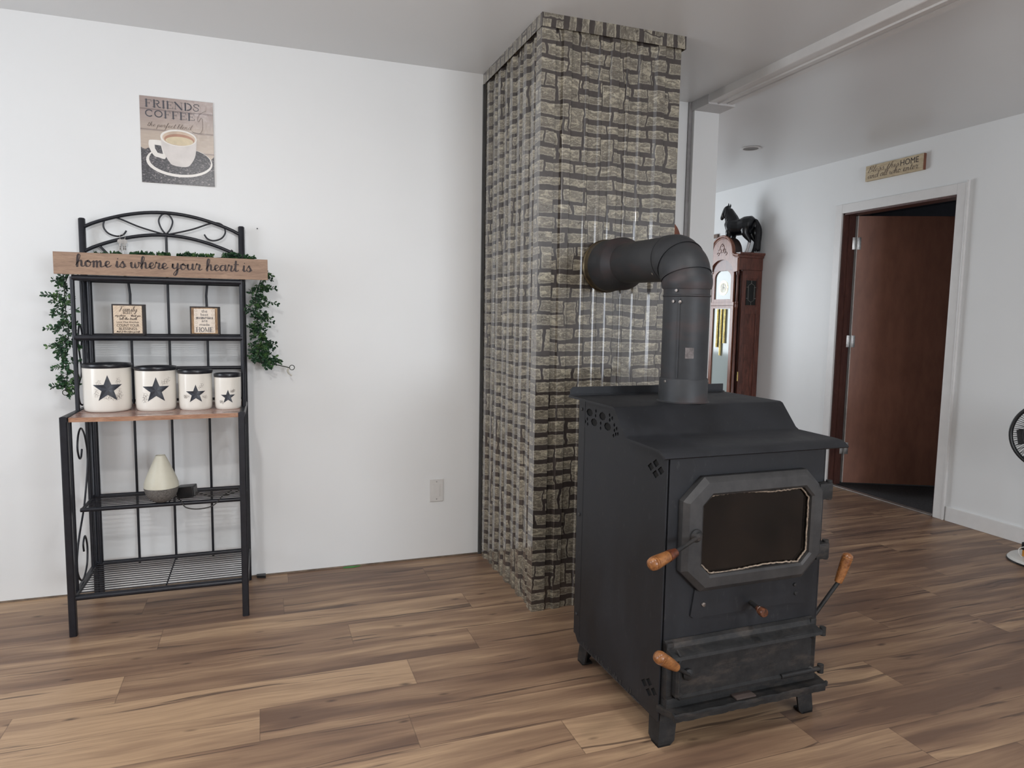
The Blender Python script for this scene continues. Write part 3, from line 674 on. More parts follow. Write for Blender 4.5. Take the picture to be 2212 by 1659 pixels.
for z_ in (.735, .545):
    g = G(); g.box((.530, -.030, z_-.028), (.580, .004, z_+.022), .004); g.tube([(.578, -.014, z_-.033), (.578, -.014, z_+.028)], .010, 12)
    g.build('door_hinge', cast_iron, door_o, smooth=35)
def grip(p0, p1, r0, r1):
    """turned wooden handle from neck p0 to end p1"""
    p0, p1 = Vector(p0), Vector(p1); L_ = (p1-p0).length; k_ = [(0.0, 0), (r0, 0), (r0*1.05, .04), (r0*1.3, .3), (r1*.97, .66), (r1, .78), (r1*.90, .785), (r1*.90, .80), (r1*1.0, .805), (r1*1.0, .855), (r1*.90, .86), (r1*.90, .875), (r1*.97, .88), (r1*.88, .95), (r1*.62, .975), (r1*.60, .98), (r1*.35, 1.0), (0, 1.003)]
    return G().lathe([(a, b_*L_) for a, b_ in k_], p0, 28, p1-p0)
g = G(); g.lathe([(.019, 0), (.019, .006), (.013, .010), (.011, .016), (.0, .018)], (.078, -.036, .642), 24, (0, -1, 0))
A = Vector((.078, -.046, .640)); B = Vector((-.024, -.088, .620)); g.tube([A, A.lerp(B, .15), B], [.008, .0062, .0062], 10, flat=(1, .8))
dh = g.build('door_handle', cast_iron, st, smooth=35)
Cc = Vector((-.122, -.120, .606)); nk = B.lerp(Cc, .0)
gr = grip(nk, Cc, .0115, .0185).build('wooden_grip', grip_wood, dh, smooth=50); gr['label'] = 'orange wooden grip scorched near the rod'
G().lathe([(.0118, -.001), (.0124, .004), (.0148, .018), (.0163, .032)], nk, 28, Cc-nk, cap=False).build('scorched_neck', grip_burnt, dh, smooth=50)
# air control knob
g = G(); g.tube([(.306, -.004, .404), (.296, -.055, .404)], .0075, 12); kn = g.build('air_control', cast_iron, st, smooth=35)
G().lathe([(0, 0), (.0085, 0), (.010, .008), (.013, .016), (.0115, .018), (.014, .021), (.0145, .032), (.012, .037), (0, .038)], (.297, -.05, .404), 24, (-.15, -1, -.02)).build('wooden_knob', dark_grip, kn, smooth=45)
# ash door: frame ledge, raised door, hinges, grip
g = G(); g.loft([[(x_, a, b_) for a, b_ in ((.004, .326), (-.008, .328), (-.018, .322), (-.024, .309), (-.030, .305), (-.046, .303), (-.056, .297), (-.058, .288), (-.050, .284), (.004, .284))] for x_ in (.006, .545)])
g.box((.006, -.024, .150), (.030, .004, .325), .004); g.box((.530, -.024, .150), (.552, .004, .325), .004)
g.box((.006, -.030, .118), (.552, .004, .160), .004)
g.build('ash_door_frame', cast_iron, st, smooth=30)
ad = G()
R0 = [(.030, .158), (.542, .158), (.542, .292), (.030, .292)]; 
def rr(u0_, u1_, z0_, z1_, y_, c=.01):
    return [(a, y_, b_) for a, b_ in octo(u0_, u1_, z0_, z1_, c)]
ad.loft([rr(.026, .530, .160, .296, -.020), rr(.026, .530, .160, .296, -.042), rr(.030, .526, .163, .293, -.050), rr(.034, .522, .170, .287, -.051), rr(.040, .516, .176, .281, -.044)])
ado = ad.build('ash_door', cast_iron, st, smooth=20)
for z_ in (.292, .170):
    g = G(); g.tube([(.40, -.048, z_+.002), (.558, -.046, z_+.002)], .0075, 10); g.tube([(.556, -.046, z_-.012), (.556, -.046, z_+.014)], .010, 12)
    g.build('ash_door_hinge', cast_iron, ado, smooth=35)
g = G(); g.lathe([(.017, 0), (.017, .006), (.010, .010), (0, .012)], (.062, -.048, .238), 20, (0, -1, 0)); g.tube([(.062, -.056, .240), (-.004, -.082, .288)], .0055, 10)
ah = g.build('ash_door_handle', cast_iron, ado, smooth=35)
grip((.000, -.080, .285), (-.076, -.098, .339), .0125, .0185).build('wooden_grip', grip_wood, ah, smooth=50)
G().tube([(.022, -.046, .316), (.030, -.055, .300)], .0035, 8).build('latch_pin', cast_iron, ado, smooth=40)
# ash lip
g = G(); n_ = 40; top = []; 
def lipedge(i):
    x_ = -.006+.575*i/n_; return x_, -.072+.0016*math.sin(i*.9)+.0012*math.sin(i*2.3+1)+.0012*random.uniform(-1, 1)
ringt = []; ringb = []
lip = [lipedge(i) for i in range(n_+1)]; lip[0] = (.012, -.058); lip[-1] = (.568, -.06)
A = [(-.008, .0)]+lip+[(.578, .0)]
g.add([(a, b_, .130+.003*random.random()) for a, b_ in A]+[(a, b_, .112) for a, b_ in A], [tuple(range(len(A))), tuple(range(len(A), 2*len(A)))[::-1]]+[(i, (i+1) % len(A), len(A)+(i+1) % len(A), len(A)+i) for i in range(len(A))])
g.tube([(x_, y_, .131) for x_, y_ in lip], .006, 6)
g.build('ash_lip', cast_iron, st, smooth=30)
g = G(); g.box((.23, -.060, .1325), (.30, -.022, .1375), .001); g.build('lip_patch', plain('brown_residue', (.085, .062, .055), .8), st)
# lever on the right side
lv = G(); lv.tube([(SWd+.002, .03, .300), (SWd+.018, .03, .300), (.640, .012, .385), (.672, .008, .425)], .0065, 10)
lvo = lv.build('side_lever', cast_iron, st, smooth=40)
grip((.664, .009, .416), (.694, .002, .512), .0115, .0175).build('wooden_grip', grip_wood, lvo, smooth=50)
# legs: flared angle iron
def leg(u_, t_, su, sd, h_=.135):
    """corner at (u_, t_), su/sd = inward directions"""
    g = G(); w_, d_ = .058, .058; th = .007; fl = .010
    def ring(z, k, w1, d1):
        ou, ot = u_-su*k, t_-sd*k
        return [(ou, ot, z), (ou+su*w1, ot, z), (ou+su*w1, ot+sd*th, z), (ou+su*th, ot+sd*th, z), (ou+su*th, ot+sd*d1, z), (ou, ot+sd*d1, z)]
    g.loft([ring(0, fl, w_*.70, d_*.60), ring(.014, fl, w_*.95, d_*.95), ring(.075, fl*.5, w_, d_), ring(h_, 0, w_*1.3, d_*1.3)])
    g.box((u_-su*fl, t_-sd*fl, 0), (u_+su*.03, t_+sd*.03, .006))
    return g.build('leg', cast_iron, st)
leg(.010, .004, 1, 1); leg(SWd-.004, .006, -1, 1); leg(.016, SD-.03, 1, -1, .10); leg(SWd-.01, SD-.03, -1, -1, .10)
g = G(); rnd = random.Random(3)
for i in range(60):
    t_ = rnd.uniform(.15, .52); g.box((-.0032, t_, .079+rnd.uniform(0, .004)), (-.0018, t_+rnd.uniform(.002, .006), .082+rnd.uniform(.0, .018)))
for i in range(26):
    t_ = .1+i*.0165; g.box((-.004, t_, .078), (.001, t_+.015, .081+.002*rnd.random()))
g.build('weld_drips', grey_iron, st)

# ------------------------------------------------------------------ stove pipe
PX, PY, PZ = 1.340, 2.02, 1.460
pp = thing('stove_pipe', 'black stove pipe rising from the stove and bending back into the stone chimney', 'pipe', (PX, PY, .977))
G().lathe([(.088, 0), (.083, .004), (.0815, .012), (.0805, .075), (.079, .078), (.0785, .079)], (PX, PY, .977), 48, cap=False).build('base_collar', pipe_m, pp, smooth=40)
V = [(.0765, 1.04), (.0765, 1.325), (.0785, 1.328), (.0785, 1.331), (.0765, 1.334), (.0765, 1.358), (.079, 1.361), (.079, 1.366)]
def ringv(r, z): return [(PX+r*math.cos(2*math.pi*j/48), PY+r*math.sin(2*math.pi*j/48), z) for j in range(48)]
g = G(); g.loft([ringv(r, z) for r, z in V]); g.tube([(PX-.060, PY-.050, 1.06), (PX-.060, PY-.050, 1.32)], .003, 6)
up = g.build('upright_pipe', pipe_m, pp, smooth=30)
for a, z in ((200, 1.046), (330, 1.046), (222, 1.345), (215, 1.31), (232, 1.308)):
    a = math.radians(a-10); G().lathe([(.005, 0), (.005, .003), (0, .004)], (PX+.079*math.cos(a), PY+.079*math.sin(a), z), 8, (math.cos(a), math.sin(a), 0)).build('screw', bolt_m, up, smooth=40)
dirx = Vector((.030/.66, 1, 0)).normalized()
RB = .108
def elbow():
    g = G(); c0 = Vector((PX, PY, PZ-RB)); cen = c0+dirx*RB
    def ring(ang, r, shift=0):
        rad = -dirx*math.cos(ang)+Vector((0, 0, 1))*math.sin(ang); tan = dirx*math.sin(ang)+Vector((0, 0, 1))*math.cos(ang)
        side = Vector((0, 0, 1)).cross(dirx); p_ = cen+rad*RB+tan*shift
        return [p_+(rad*math.cos(2*math.pi*j/48)+side*math.sin(2*math.pi*j/48))*r for j in range(48)]
    rings = []
    ks = [0, 1, 2, 3]; 
    seams = [math.radians(x_) for x_ in (0, 22, 56, 90)]
    bulge = [.078, .080, .082, .079]
    for i in range(3):
        a0, a1 = seams[i], seams[i+1]
        for q in range(0, 7):
            f_ = q/6; an = a0+(a1-a0)*f_; am = (a0+a1)/2
            r = .080 + .004*math.sin(math.pi*f_)
            rings.append(ring(an, r))
        if i < 2:
            rings += [ring(a1-.01, .0835), ring(a1+.012, .0835)]
    g.loft(rings)
    return g.build('elbow', pipe_m, pp, smooth=24)
elbow()
Hs = Vector((PX, PY, PZ))+dirx*RB
def ringh(r, dist, z=0):
    p_ = Hs+dirx*dist+Vector((0, 0, z)); side = dirx.cross(Vector((0, 0, 1)))
    return [p_+(Vector((0, 0, 1))*math.cos(2*math.pi*j/48)+side*math.sin(2*math.pi*j/48))*r for j in range(48)]
LH = CY-.018-Hs.y
g = G(); g.loft([ringh(r, d_, d_*.02) for r, d_ in ((.082, 0), (.082, .012), (.0785, .016), (.0785, .28), (.0785, LH-.02))])
hz_ = g.build('level_pipe', pipe_m, pp, smooth=30)
pq = Hs+dirx*.02
G().lathe([(.0055, 0), (.0055, .003), (0, .004)], pq+Vector((-.062, 0, -.052)), 8, (-.8, 0, -.6)).build('screw', bolt_m, hz_, smooth=40)
g = G(); g.loft([ringh(r, d_, .007) for r, d_ in ((.079, LH-.20), (.084, LH-.19), (.100, LH-.165), (.1045, LH-.155), (.1045, LH-.05), (.1055, LH-.045))])
g.build('chimney_collar', pipe_m, pp, smooth=30)
g = G(); g.loft([ringh(r, d_, .007) for r, d_ in ((.105, LH-.047), (.106, LH-.01), (.110, LH-.004), (.110, LH+.003), (.05, LH+.004))], cap=False)
g.build('wall_band', brass_band, pp, smooth=30)
a = math.radians(228)
g = G(); rng = [math.radians(x_) for x_ in (238, 245, 252, 259)]
g.loft([[(PX+.0770*math.cos(x_), PY+.0770*math.sin(x_), z) for z in (1.125, 1.160)]+[(PX+.0767*math.cos(x_), PY+.0767*math.sin(x_), z) for z in (1.160, 1.125)] for x_ in rng]); g.build('sticker', label_m, up)

# ------------------------------------------------------------------ baker's rack
RX0, RX1, RYF, RYB = -.697, -.076, 3.0, 3.405
rk = thing('bakers_rack', "black metal baker's rack with arched scroll top and one wooden shelf, against the white wall", 'shelf rack', (-.385, 3.2, 0))
def bar(name, a, b_, r, par=rk, sq=False, mat=black_metal):
    g = G(); g.square_tube(a, b_, r*2) if sq else g.tube([a, b_], r, 12); return g.build(name, mat, par, smooth=40)
for x_ in (RX0, RX1):
    g = G(); g.tube([(x_, RYB, 0.0), (x_, RYB, 1.628), (x_, RYB, 1.632)], [.0135, .0135, .009], 14); g.build('rear_post', black_metal, rk, smooth=50)
    g = G(); g.square_tube((x_-.004, RYF, 0), (x_-.004, RYF, .85), .026); g.build('leg', black_metal, rk)
    g = G(); g.square_tube((x_-.003, RYF-.013, .842), (x_, RYB, .836), .022); g.build('side_arm', black_metal, rk)
    g = G(); g.square_tube((x_, RYF, .148), (x_, RYB, .144), .020); g.build('bottom_side_rail', black_metal, rk)
    g = G(); g.tube([(x_, 3.20, .835), (x_, 3.20, 1.380)], .0085, 10); g.build('upper_front_post', black_metal, rk, smooth=50)
    if x_ == RX0: g = G(); g.tube([(x_+.020, RYB-.012, .0), (x_+.020, RYB-.012, 1.375)], .0105, 12); g.build('inner_rear_post', black_metal, rk, smooth=50)
    g = G(); g.tube([(x_, 3.345, .835), (x_, 3.345, 1.380)], .006, 10); g.build('upper_inner_post', black_metal, rk, smooth=50)
    for y_ in (3.06, 3.345):
        g = G(); g.tube([(x_, y_, .15), (x_, y_, .838)], .008, 10); g.build('side_bar', black_metal, rk, smooth=50)
    # S scroll in the lower side
    pts = [(3.235, .685), (3.215, .655), (3.185, .66), (3.165, .705), (3.19, .755), (3.24, .77), (3.30, .72), (3.325, .62), (3.24, .46), (3.12, .34), (3.075, .25), (3.11, .185), (3.17, .165), (3.235, .20), (3.255, .27), (3.225, .325), (3.19, .305), (3.195, .27)]
    pts = smooth_path([(x_, a, b_) for a, b_ in pts], 6); G().tube(pts, .0038, 8).build('side_scroll', black_metal, rk, smooth=180)
    pts = [(3.23, .99), (3.26, .97), (3.29, 1.0), (3.27, 1.07), (3.25, 1.12), (3.285, 1.19), (3.325, 1.15), (3.30, 1.10)]
    pts = smooth_path([(x_, a, b_) for a, b_ in pts], 6); G().tube(pts, .0035, 8).build('upper_scroll', black_metal, rk, smooth=180)
    pts = [(3.26, .97), (3.22, .93), (3.24, .875), (3.30, .862), (3.335, .90), (3.33, .93)]
    pts = smooth_path([(x_, a, b_) for a, b_ in pts], 6); G().tube(pts, .0035, 8).build('lower_hook_scroll', black_metal, rk, smooth=180)
# arches, back rods, scroll ornament
def arch(z_end, z_mid, r, x0=RX0+.01, x1=RX1-.01):
    m_ = (x0+x1)/2; pts = []
    for i in range(25):
        f_ = i/24; x_ = x0+(x1-x0)*f_; k_ = math.sin(math.pi*f_)**.85; pts.append((x_, RYB-.002, z_end+(z_mid-z_end)*k_))
    return G().tube(pts, r, 10)
arch(1.597, 1.672, .0075).build('upper_arch', black_metal, rk, smooth=60)
arch(1.497, 1.577, .0075).build('lower_arch', black_metal, rk, smooth=60)
XM = -.380
def orn(P): return smooth_path([(a, RYB-.002, b_) for a, b_ in P], 7)
g = G(); g.tube(orn([(XM, 1.580), (XM-.018, 1.605), (XM-.027, 1.637), (XM-.015, 1.662), (XM, 1.668), (XM+.015, 1.662), (XM+.027, 1.637), (XM+.018, 1.605), (XM, 1.580)]), .0035, 8)
for s_ in (-1, 1):
    g.tube(orn([(XM, 1.578), (XM+s_*.10, 1.606), (XM+s_*.185, 1.639), (XM+s_*.225, 1.634), (XM+s_*.238, 1.603), (XM+s_*.222, 1.575), (XM+s_*.190, 1.563), (XM+s_*.165, 1.570), (XM+s_*.152, 1.588)]), .0035, 8)
g.tube([(XM-.011, RYB-.002, 1.580), (XM+.011, RYB-.002, 1.580)], .006, 8)
g.build('scroll_ornament', black_metal, rk, smooth=180)
for s_, x_ in ((-1, -.528), (0, XM), (1, -.226)):
    pts = [(x_, RYB-.002, .132), (x_, RYB-.002, .8), (x_, RYB-.002, 1.28)]
    if s_: pts += [(x_-s_*.001, RYB-.002, 1.32), (x_-s_*-.004, RYB-.002, 1.37), (x_+s_*.035, RYB-.002, 1.44), (x_+s_*.085, RYB-.002, 1.495), (x_+s_*.112, RYB-.002, 1.525)]
    else: pts += [(x_, RYB-.002, 1.4), (x_, RYB-.002, 1.575)]
    G().tube(pts, .0052, 8).build('back_rod', black_metal, rk, smooth=60)
def wire_shelf(name, z, yf, yb, nw, r=.0085, zb=None, cross=(XM,)):
    g = G(); zb = zb or z
    g.tube([(RX0, yf, z), (RX1, yf, z)], r, 12); g.tube([(RX0, yb, zb), (RX1, yb, zb)], r, 12)
    g.tube([(RX0+.004, yf, z), (RX0+.004, yb, zb)], r*.8, 10); g.tube([(RX1-.004, yf, z), (RX1-.004, yb, zb)], r*.8, 10)
    sh = g.build(name, black_metal, rk, smooth=50); g = G()
    for i in range(1, nw): 
        f_ = i/nw; g.tube([(RX0+.01, yf+(yb-yf)*f_, z+(zb-z)*f_+.002), (RX1-.01, yf+(yb-yf)*f_, z+(zb-z)*f_+.002)], .0021, 6)
    for x_ in cross: g.tube([(x_, yf, z-.003), (x_, yb, zb-.003)], .003, 6)
    g.build('shelf_wires', black_metal, sh, smooth=60)
wire_shelf('bottom_shelf', .148, RYF, RYB-.01, 15, .010)
wire_shelf('middle_shelf', .448, 3.17, RYB-.01, 9, .0085)
wire_shelf('upper_shelf', 1.140, 3.20, RYB-.01, 9, .0115)
wire_shelf('top_shelf', 1.376, 3.20, RYB-.01, 9, .0115)
# back rails
bar('back_rail', (RX0, RYB, 1.0), (RX1, RYB, 1.0), .008)
bar('back_rail', (RX0, RYB, .86), (RX1, RYB, .86), .006)
# wooden board with bowed front
g = G(); pr = []
xa, xb = RX0+.012, RX1-.010
front = [(xa+(xb-xa)*i/16, RYF-.004-.012*math.sin(math.pi*i/16)) for i in range(17)]
ol = front+[(xb, 3.385), (xa, 3.385)]
g.poly([(a, b_, .832) for a, b_ in ol], .016, (0, 0, 1)); bd = g.build('wooden_shelf', shelf_wood, rk)
g = G(); fr2 = [(a, b_-.0015) for a, b_ in front]
g.poly([(a, b_, .831) for a, b_ in fr2]+[(a, b_+.003, .831) for a, b_ in reversed(fr2)], .0165, (0, 0, 1)); g.build('front_edge', shelf_edge, bd)
for cx_, cy_, w_ in ((-.36, 3.05, .045), (-.46, 3.045, .03), (-.34, 3.04, .03), (-.16, 3.035, .05), (-.27, 3.03, .03)):
    pass
g = G()
for cx_, cy_, w_ in ((-.365, 3.052, .030), (-.345, 3.050, .014), (-.44, 3.040, .05), (-.12, 3.030, .045)):
    P = [(cx_-w_, cy_-.006*random.random(), .8486), (cx_-w_*.3, cy_-.004, .8486), (cx_+w_*.4, cy_-.007, .8486), (cx_+w_, cy_-.002, .8486), (cx_+w_*.5, cy_+.001, .8486), (cx_-w_*.2, cy_+.003, .8486)]
    g.add(P, [tuple(range(6))])
wp_ = g.build('worn_patches', plain('worn_dark_marks', (.10, .06, .045), .5), bd); wp_['kind'] = 'stuff'

# ------------------------------------------------------------------ canisters
def canister(x_, r, hb, star_c, star_r, sprigs, label, rot=0):
    y_ = 3.108+r; z0 = .8482
    t = thing('canister', label, 'canister', (x_, y_, z0), group=None)
    G().lathe([(0, 0), (r*.9, 0), (r*.96, .004), (r*.985, .012), (r, .03), (r, hb*.5), (r*1.01, hb-.004), (r*1.01, hb)], (x_, y_, z0), 64).build('body', enamel, t, smooth=40)
    lh = .012
    G().lathe([(0, hb+.004), (r*.86, hb+.004), (r*.92, hb+.010), (r*.97, hb+lh), (r*1.04, hb+lh+.001), (r*1.055, hb+lh-.003), (r*1.05, hb+.004), (r*1.03, hb-.001), (r*1.0, hb-.002)], (x_, y_, z0), 64, cap=False).build('lid', lid_m, t, smooth=35)
    # star wrapped on the drum, seen from the camera side
    base_a = math.atan2(-y_, -x_)   # towards the camera
    def W_(q, e_=.0006):
        ang = base_a+q[0]/r+rot; rr_ = r+e_
        return (x_+rr_*math.cos(ang), y_+rr_*math.sin(ang), z0+star_c+q[1])
    gl, gd = G(), G()
    for i in range(10):
        a0 = math.pi/2+i*math.pi/5; a1 = a0+math.pi/5
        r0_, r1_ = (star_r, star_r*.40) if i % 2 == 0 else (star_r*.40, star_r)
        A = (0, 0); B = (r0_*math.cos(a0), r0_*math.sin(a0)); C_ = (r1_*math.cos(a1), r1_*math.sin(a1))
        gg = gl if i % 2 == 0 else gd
        k = 8; vs = []; fs = []; idx = {}
        for a in range(k+1):
            for b_ in range(k+1-a):
                c = k-a-b_; idx[(a, b_)] = len(vs); vs.append(W_(((a*B[0]+b_*C_[0])/k, (a*B[1]+b_*C_[1])/k)))
        for a in range(k):
            for b_ in range(k-a):
                fs.append((idx[(a, b_)], idx[(a+1, b_)], idx[(a, b_+1)]))
                if a+b_ < k-1: fs.append((idx[(a+1, b_)], idx[(a+1, b_+1)], idx[(a, b_+1)]))
        gg.add(vs, fs)
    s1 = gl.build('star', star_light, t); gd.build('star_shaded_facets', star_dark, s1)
    g = G(); rn = random.Random(int(x_*1000))
    for (sx_, sy_, ang, ln) in sprigs:
        p_ = Vector((sx_*star_r, sy_*star_r)); d_ = Vector((math.cos(math.radians(ang)), math.sin(math.radians(ang))))
        q = [p_+d_*(ln*star_r*i/8) + Vector((-d_.y, d_.x))*(.08*star_r*math.sin(i)) for i in range(9)]
        ribbon(g, q, .0006, lambda w: W_(w, .0005))
        for i in range(1, 9):
            nrm = Vector((-d_.y, d_.x))*(1 if i % 2 else -1); e0 = q[i]; e1 = e0+(nrm+d_*.5)*star_r*.10
            ribbon(g, [e0, e1], .0005, lambda w: W_(w, .0005)); ribbon(g, [e1, e1+Vector((.0006, .0003))], .0014, lambda w: W_(w, .0005))
            if i % 3 == 0: e2 = e1+(nrm*.2+d_)*star_r*.10; ribbon(g, [e1, e2], .0005, lambda w: W_(w, .0005)); ribbon(g, [e2, e2+Vector((.0006, 0))], .0014, lambda w: W_(w, .0005))
    bs_ = g.build('berry_sprigs', ink3, s1); bs_['kind'] = 'stuff'
canister(-.588, .0860, .176, .093, .0560, [(.25, -.45, -20, .45), (.02, -.65, 0, .5), (.65, .05, -70, .65), (.75, -.2, -95, .5), (.55, .75, -60, .35), (-.6, .65, -80, .25), (-.8, .0, -75, .5), (-.25, -.7, 20, .4)], 'largest cream canister with dark star, at the left end of the wooden shelf')
canister(-.411, .0755, .164, .084, .0540, [(.35, .5, 30, .75), (.45, .35, 45, .6), (-.95, -.15, -70, .6), (-.65, -.2, -110, .7)], 'second largest cream canister with dark star, right of the largest one')
canister(-.2615, .0640, .150, .066, .0400, [(.35, .5, 60, .6), (-.85, -.25, 180, .3), (-.6, -.1, 200, .5), (.6, -.35, 5, .5)], 'second smallest cream canister with dark star, left of the smallest one')
canister(-.1365, .0515, .134, .052, .0300, [(.35, .5, 40, .7), (.3, .7, 20, .5), (-.6, -.5, 200, .5), (-.55, -.8, 170, .5)], 'smallest cream canister with dark star, at the right end of the wooden shelf')

# ------------------------------------------------------------------ board sign on the top shelf
def P3(o, r, u_): return plane_map(o, r, u_)
yS = 3.185; tz = 1.3885
sg = thing('wooden_sign', 'long light wooden board sign with black script, across the top of the rack', 'sign', (-.36, yS, tz))
g = G(); g.box((-.755, yS, tz), (.031, yS+.012, tz+.086), .001); g.build('board', sign_wood, sg)
T = P3((-.678, yS-.0007, tz+.032), (1, 0, 0), (0, 0, 1))
script('home is where your heart is', .645, .0235, T, .27).build('lettering', ink, sg)

# plaques on the upper shelf
def plaque(x0, x1, zb, zt, rz, label, face, kind):
    yb = 3.215; t = thing('square_plaque', label, 'plaque', (x0, yb, zb), rz, True)
    w_ = x1-x0; h_ = zt-zb
    bx = G(); bx.box((0, 0, 0), (w_, .046, h_), .0012); blk = bx.build('block', plaque_edge, t)
    m_ = .006; f = G(); f.box((m_, -.0008, m_), (w_-m_, .001, h_-m_)); fc = f.build('face', face, t)
    return t, w_, h_
f1m, b, n = base('family_plaque_face', (.6, .5, .4), .5)
x, y, z = n.sep(n.coord())
ax = n.math('ABSOLUTE', n.math('SUBTRACT', x, .06)); st_ = n.math('FRACT', n.math('MULTIPLY', n.math('ADD', z, ax), 90.0))
n.put(b.inputs['Base Color'], n.mix(n.math('MULTIPLY', n.math('GREATER_THAN', st_, .86), .4), n.ramp(n.noise(n.coord(), 40, 3), [(.3, srgb(205, 184, 160)), (.7, srgb(220, 202, 180))]), (.30, .22, .15)))
f2m = plain('memories_plaque_face', srgb(226, 214, 200), .5, var=.04)
f2b = wood('memories_plaque_border', srgb(190, 158, 118), srgb(120, 90, 64), (3, 3, .6), .5, 20)
t, w_, h_ = plaque(-.567, -.450, 1.1525, 1.276, -.07, 'square dark-edged plaque with chevron face, the left one on the upper wire shelf', f1m, 0)
def TL(x_, z_, y_=-.0016): return P3((x_*w_, y_, z_*h_), (1, 0, 0), (0, 0, 1))
lt_ = [script('Family', w_*.58, .0105, TL(.22, .76), .16, .25), caps('RULES', w_*.28, .0075, TL(.36, .685)), script('say please', w_*.34, .0038, TL(.1, .60), .3, .2), script('thank you', w_*.30, .0038, TL(.60, .60), .3, .2),
       script('tell the truth', w_*.56, .0052, TL(.23, .49), .26, .25), sans('Love One Another', w_*.70, .0075, TL(.15, .385)), sans('COUNT YOUR', w_*.70, .0110, TL(.15, .262)), sans('BLESSINGS', w_*.56, .0110, TL(.22, .15)), script('think of others before yourself', w_*.72, .0030, TL(.14, .08), .35, .2)]
for g_ in lt_: g_.build('lettering', ink, t)
t, w_, h_ = plaque(-.279, -.166, 1.1525, 1.272, -.07, 'square plaque with brown wood border and pale centre, the right one on the upper shelf', f2b, 1)
G().box((w_*.14, -.0014, h_*.08), (w_*.86, 0, h_*.92)).build('centre_panel', f2m, t)
g = G()
for i in range(5):
    for j in range(6):
        cx_, cz_ = w_*(.21+.145*i), h_*(.15+.14*j); rr_ = w_*.042
        if 1 <= i <= 3 and j > 0: continue
        ribbon(g, [(cx_+rr_*math.cos(k*math.pi/8), cz_+rr_*math.sin(k*math.pi/8)) for k in range(17)], .0009, plane_map((0, -.0017, 0), (1, 0, 0), (0, 0, 1)))
g.build('ring_pattern', plain('tan_ring_print', srgb(176, 158, 140), .5), t)
for g_ in (sans('the', w_*.2, .0125, TL(.40, .785, -.002)), sans('best', w_*.26, .0115, TL(.37, .67, -.002)), script('memories', w_*.58, .0075, TL(.21, .565, -.002), .26), sans('are', w_*.2, .0080, TL(.40, .455, -.002)),
           sans('made', w_*.34, .0110, TL(.33, .325, -.002)), caps('HOME', w_*.60, .0185, TL(.20, .115, -.002), .8)): g_.build('lettering', ink2, t)

# aroma diffuser, adapter and cable on the middle shelf
dx, dy, dz = -.404, 3.19, .4575
t = thing('aroma_diffuser', 'teardrop aroma diffuser, ivory top and grey base, on the middle wire shelf', 'diffuser', (dx, dy, dz))
G().lathe([(.060, .062), (.0665, .063), (.0655, .080), (.060, .098), (.048, .128), (.036, .156), (.0245, .183), (.019, .194), (.0185, .196), (.0125, .197), (.010, .192)], (dx, dy, dz), 56, cap=False).build('ivory_top', ceramic, t, smooth=50)
G().lathe([(0, 0), (.024, 0), (.030, .002), (.048, .016), (.060, .036), (.066, .056), (.0668, .062), (.060, .0625)], (dx, dy, dz), 56).build('grey_base', grey_base, t, smooth=50)
M = Matrix.Translation((-.312, 3.25, .4765)) @ Matrix.Rotation(math.radians(-14), 4, 'Z') @ Matrix.Rotation(math.radians(-5), 4, 'Y')
t = thing('power_adapter', 'black box power adapter lying behind the diffuser on the middle shelf', 'power adapter', (-.295, 3.26, .452))
G().box((-.036, -.028, -.020), (.034, .028, .028), .004, M).build('case', black_plastic, t)
G().box((.0335, -.02, -.014), (.0355, .02, .020), .001, M).build('end_cap', plain('grey_plastic', (.12, .12, .12), .4), t)
cpts = smooth_path([(-.279, 3.243, .475), (-.25, 3.24, .464), (-.215, 3.23, .456), (-.165, 3.225, .4565), (-.12, 3.27, .457), (-.105, 3.32, .458), (-.125, 3.335, .458), (-.15, 3.28, .456), (-.17, 3.205, .46), (-.18, 3.165, .455), (-.21, 3.150, .432), (-.265, 3.150, .424), (-.31, 3.152, .434), (-.325, 3.16, .456), (-.338, 3.18, .464), (-.350, 3.20, .470)], 8)
G().tube(cpts, .0024, 8).build('cord', cable_m, t, smooth=180)

# keys hanging from the left scroll
t = thing('bunch_of_keys', 'small bunch of silver keys hanging from the left scroll of the rack', 'keys', (-.547, RYB-.01, 1.555))
g = G(); g.tube([(-.547+.011*math.cos(a*.5236), RYB-.011, 1.559+.011*math.sin(a*.5236)) for a in range(12)], .0012, 6, closed=True); g.build('key_ring', silver, t, smooth=180)
for i, (ox, tl) in enumerate(((-.010, .06), (.003, -.10), (.010, .02))):
    g = G(); cx_, cz_ = -.547+ox, 1.541
    g.lathe([(.0095, 0), (.0095, .002)], (cx_, RYB-.013-.002*i, cz_), 14, (0, 1, 0)); g.box((cx_-.0025, RYB-.0125-.002*i, cz_-.038), (cx_+.0025, RYB-.0105-.002*i, cz_-.005)); g.box((cx_, RYB-.0125-.002*i, cz_-.034), (cx_+.005, RYB-.0105-.002*i, cz_-.028)); g.box((cx_, RYB-.0125-.002*i, cz_-.024), (cx_+.0045, RYB-.0105-.002*i, cz_-.02))
    g.build('key', silver, t)

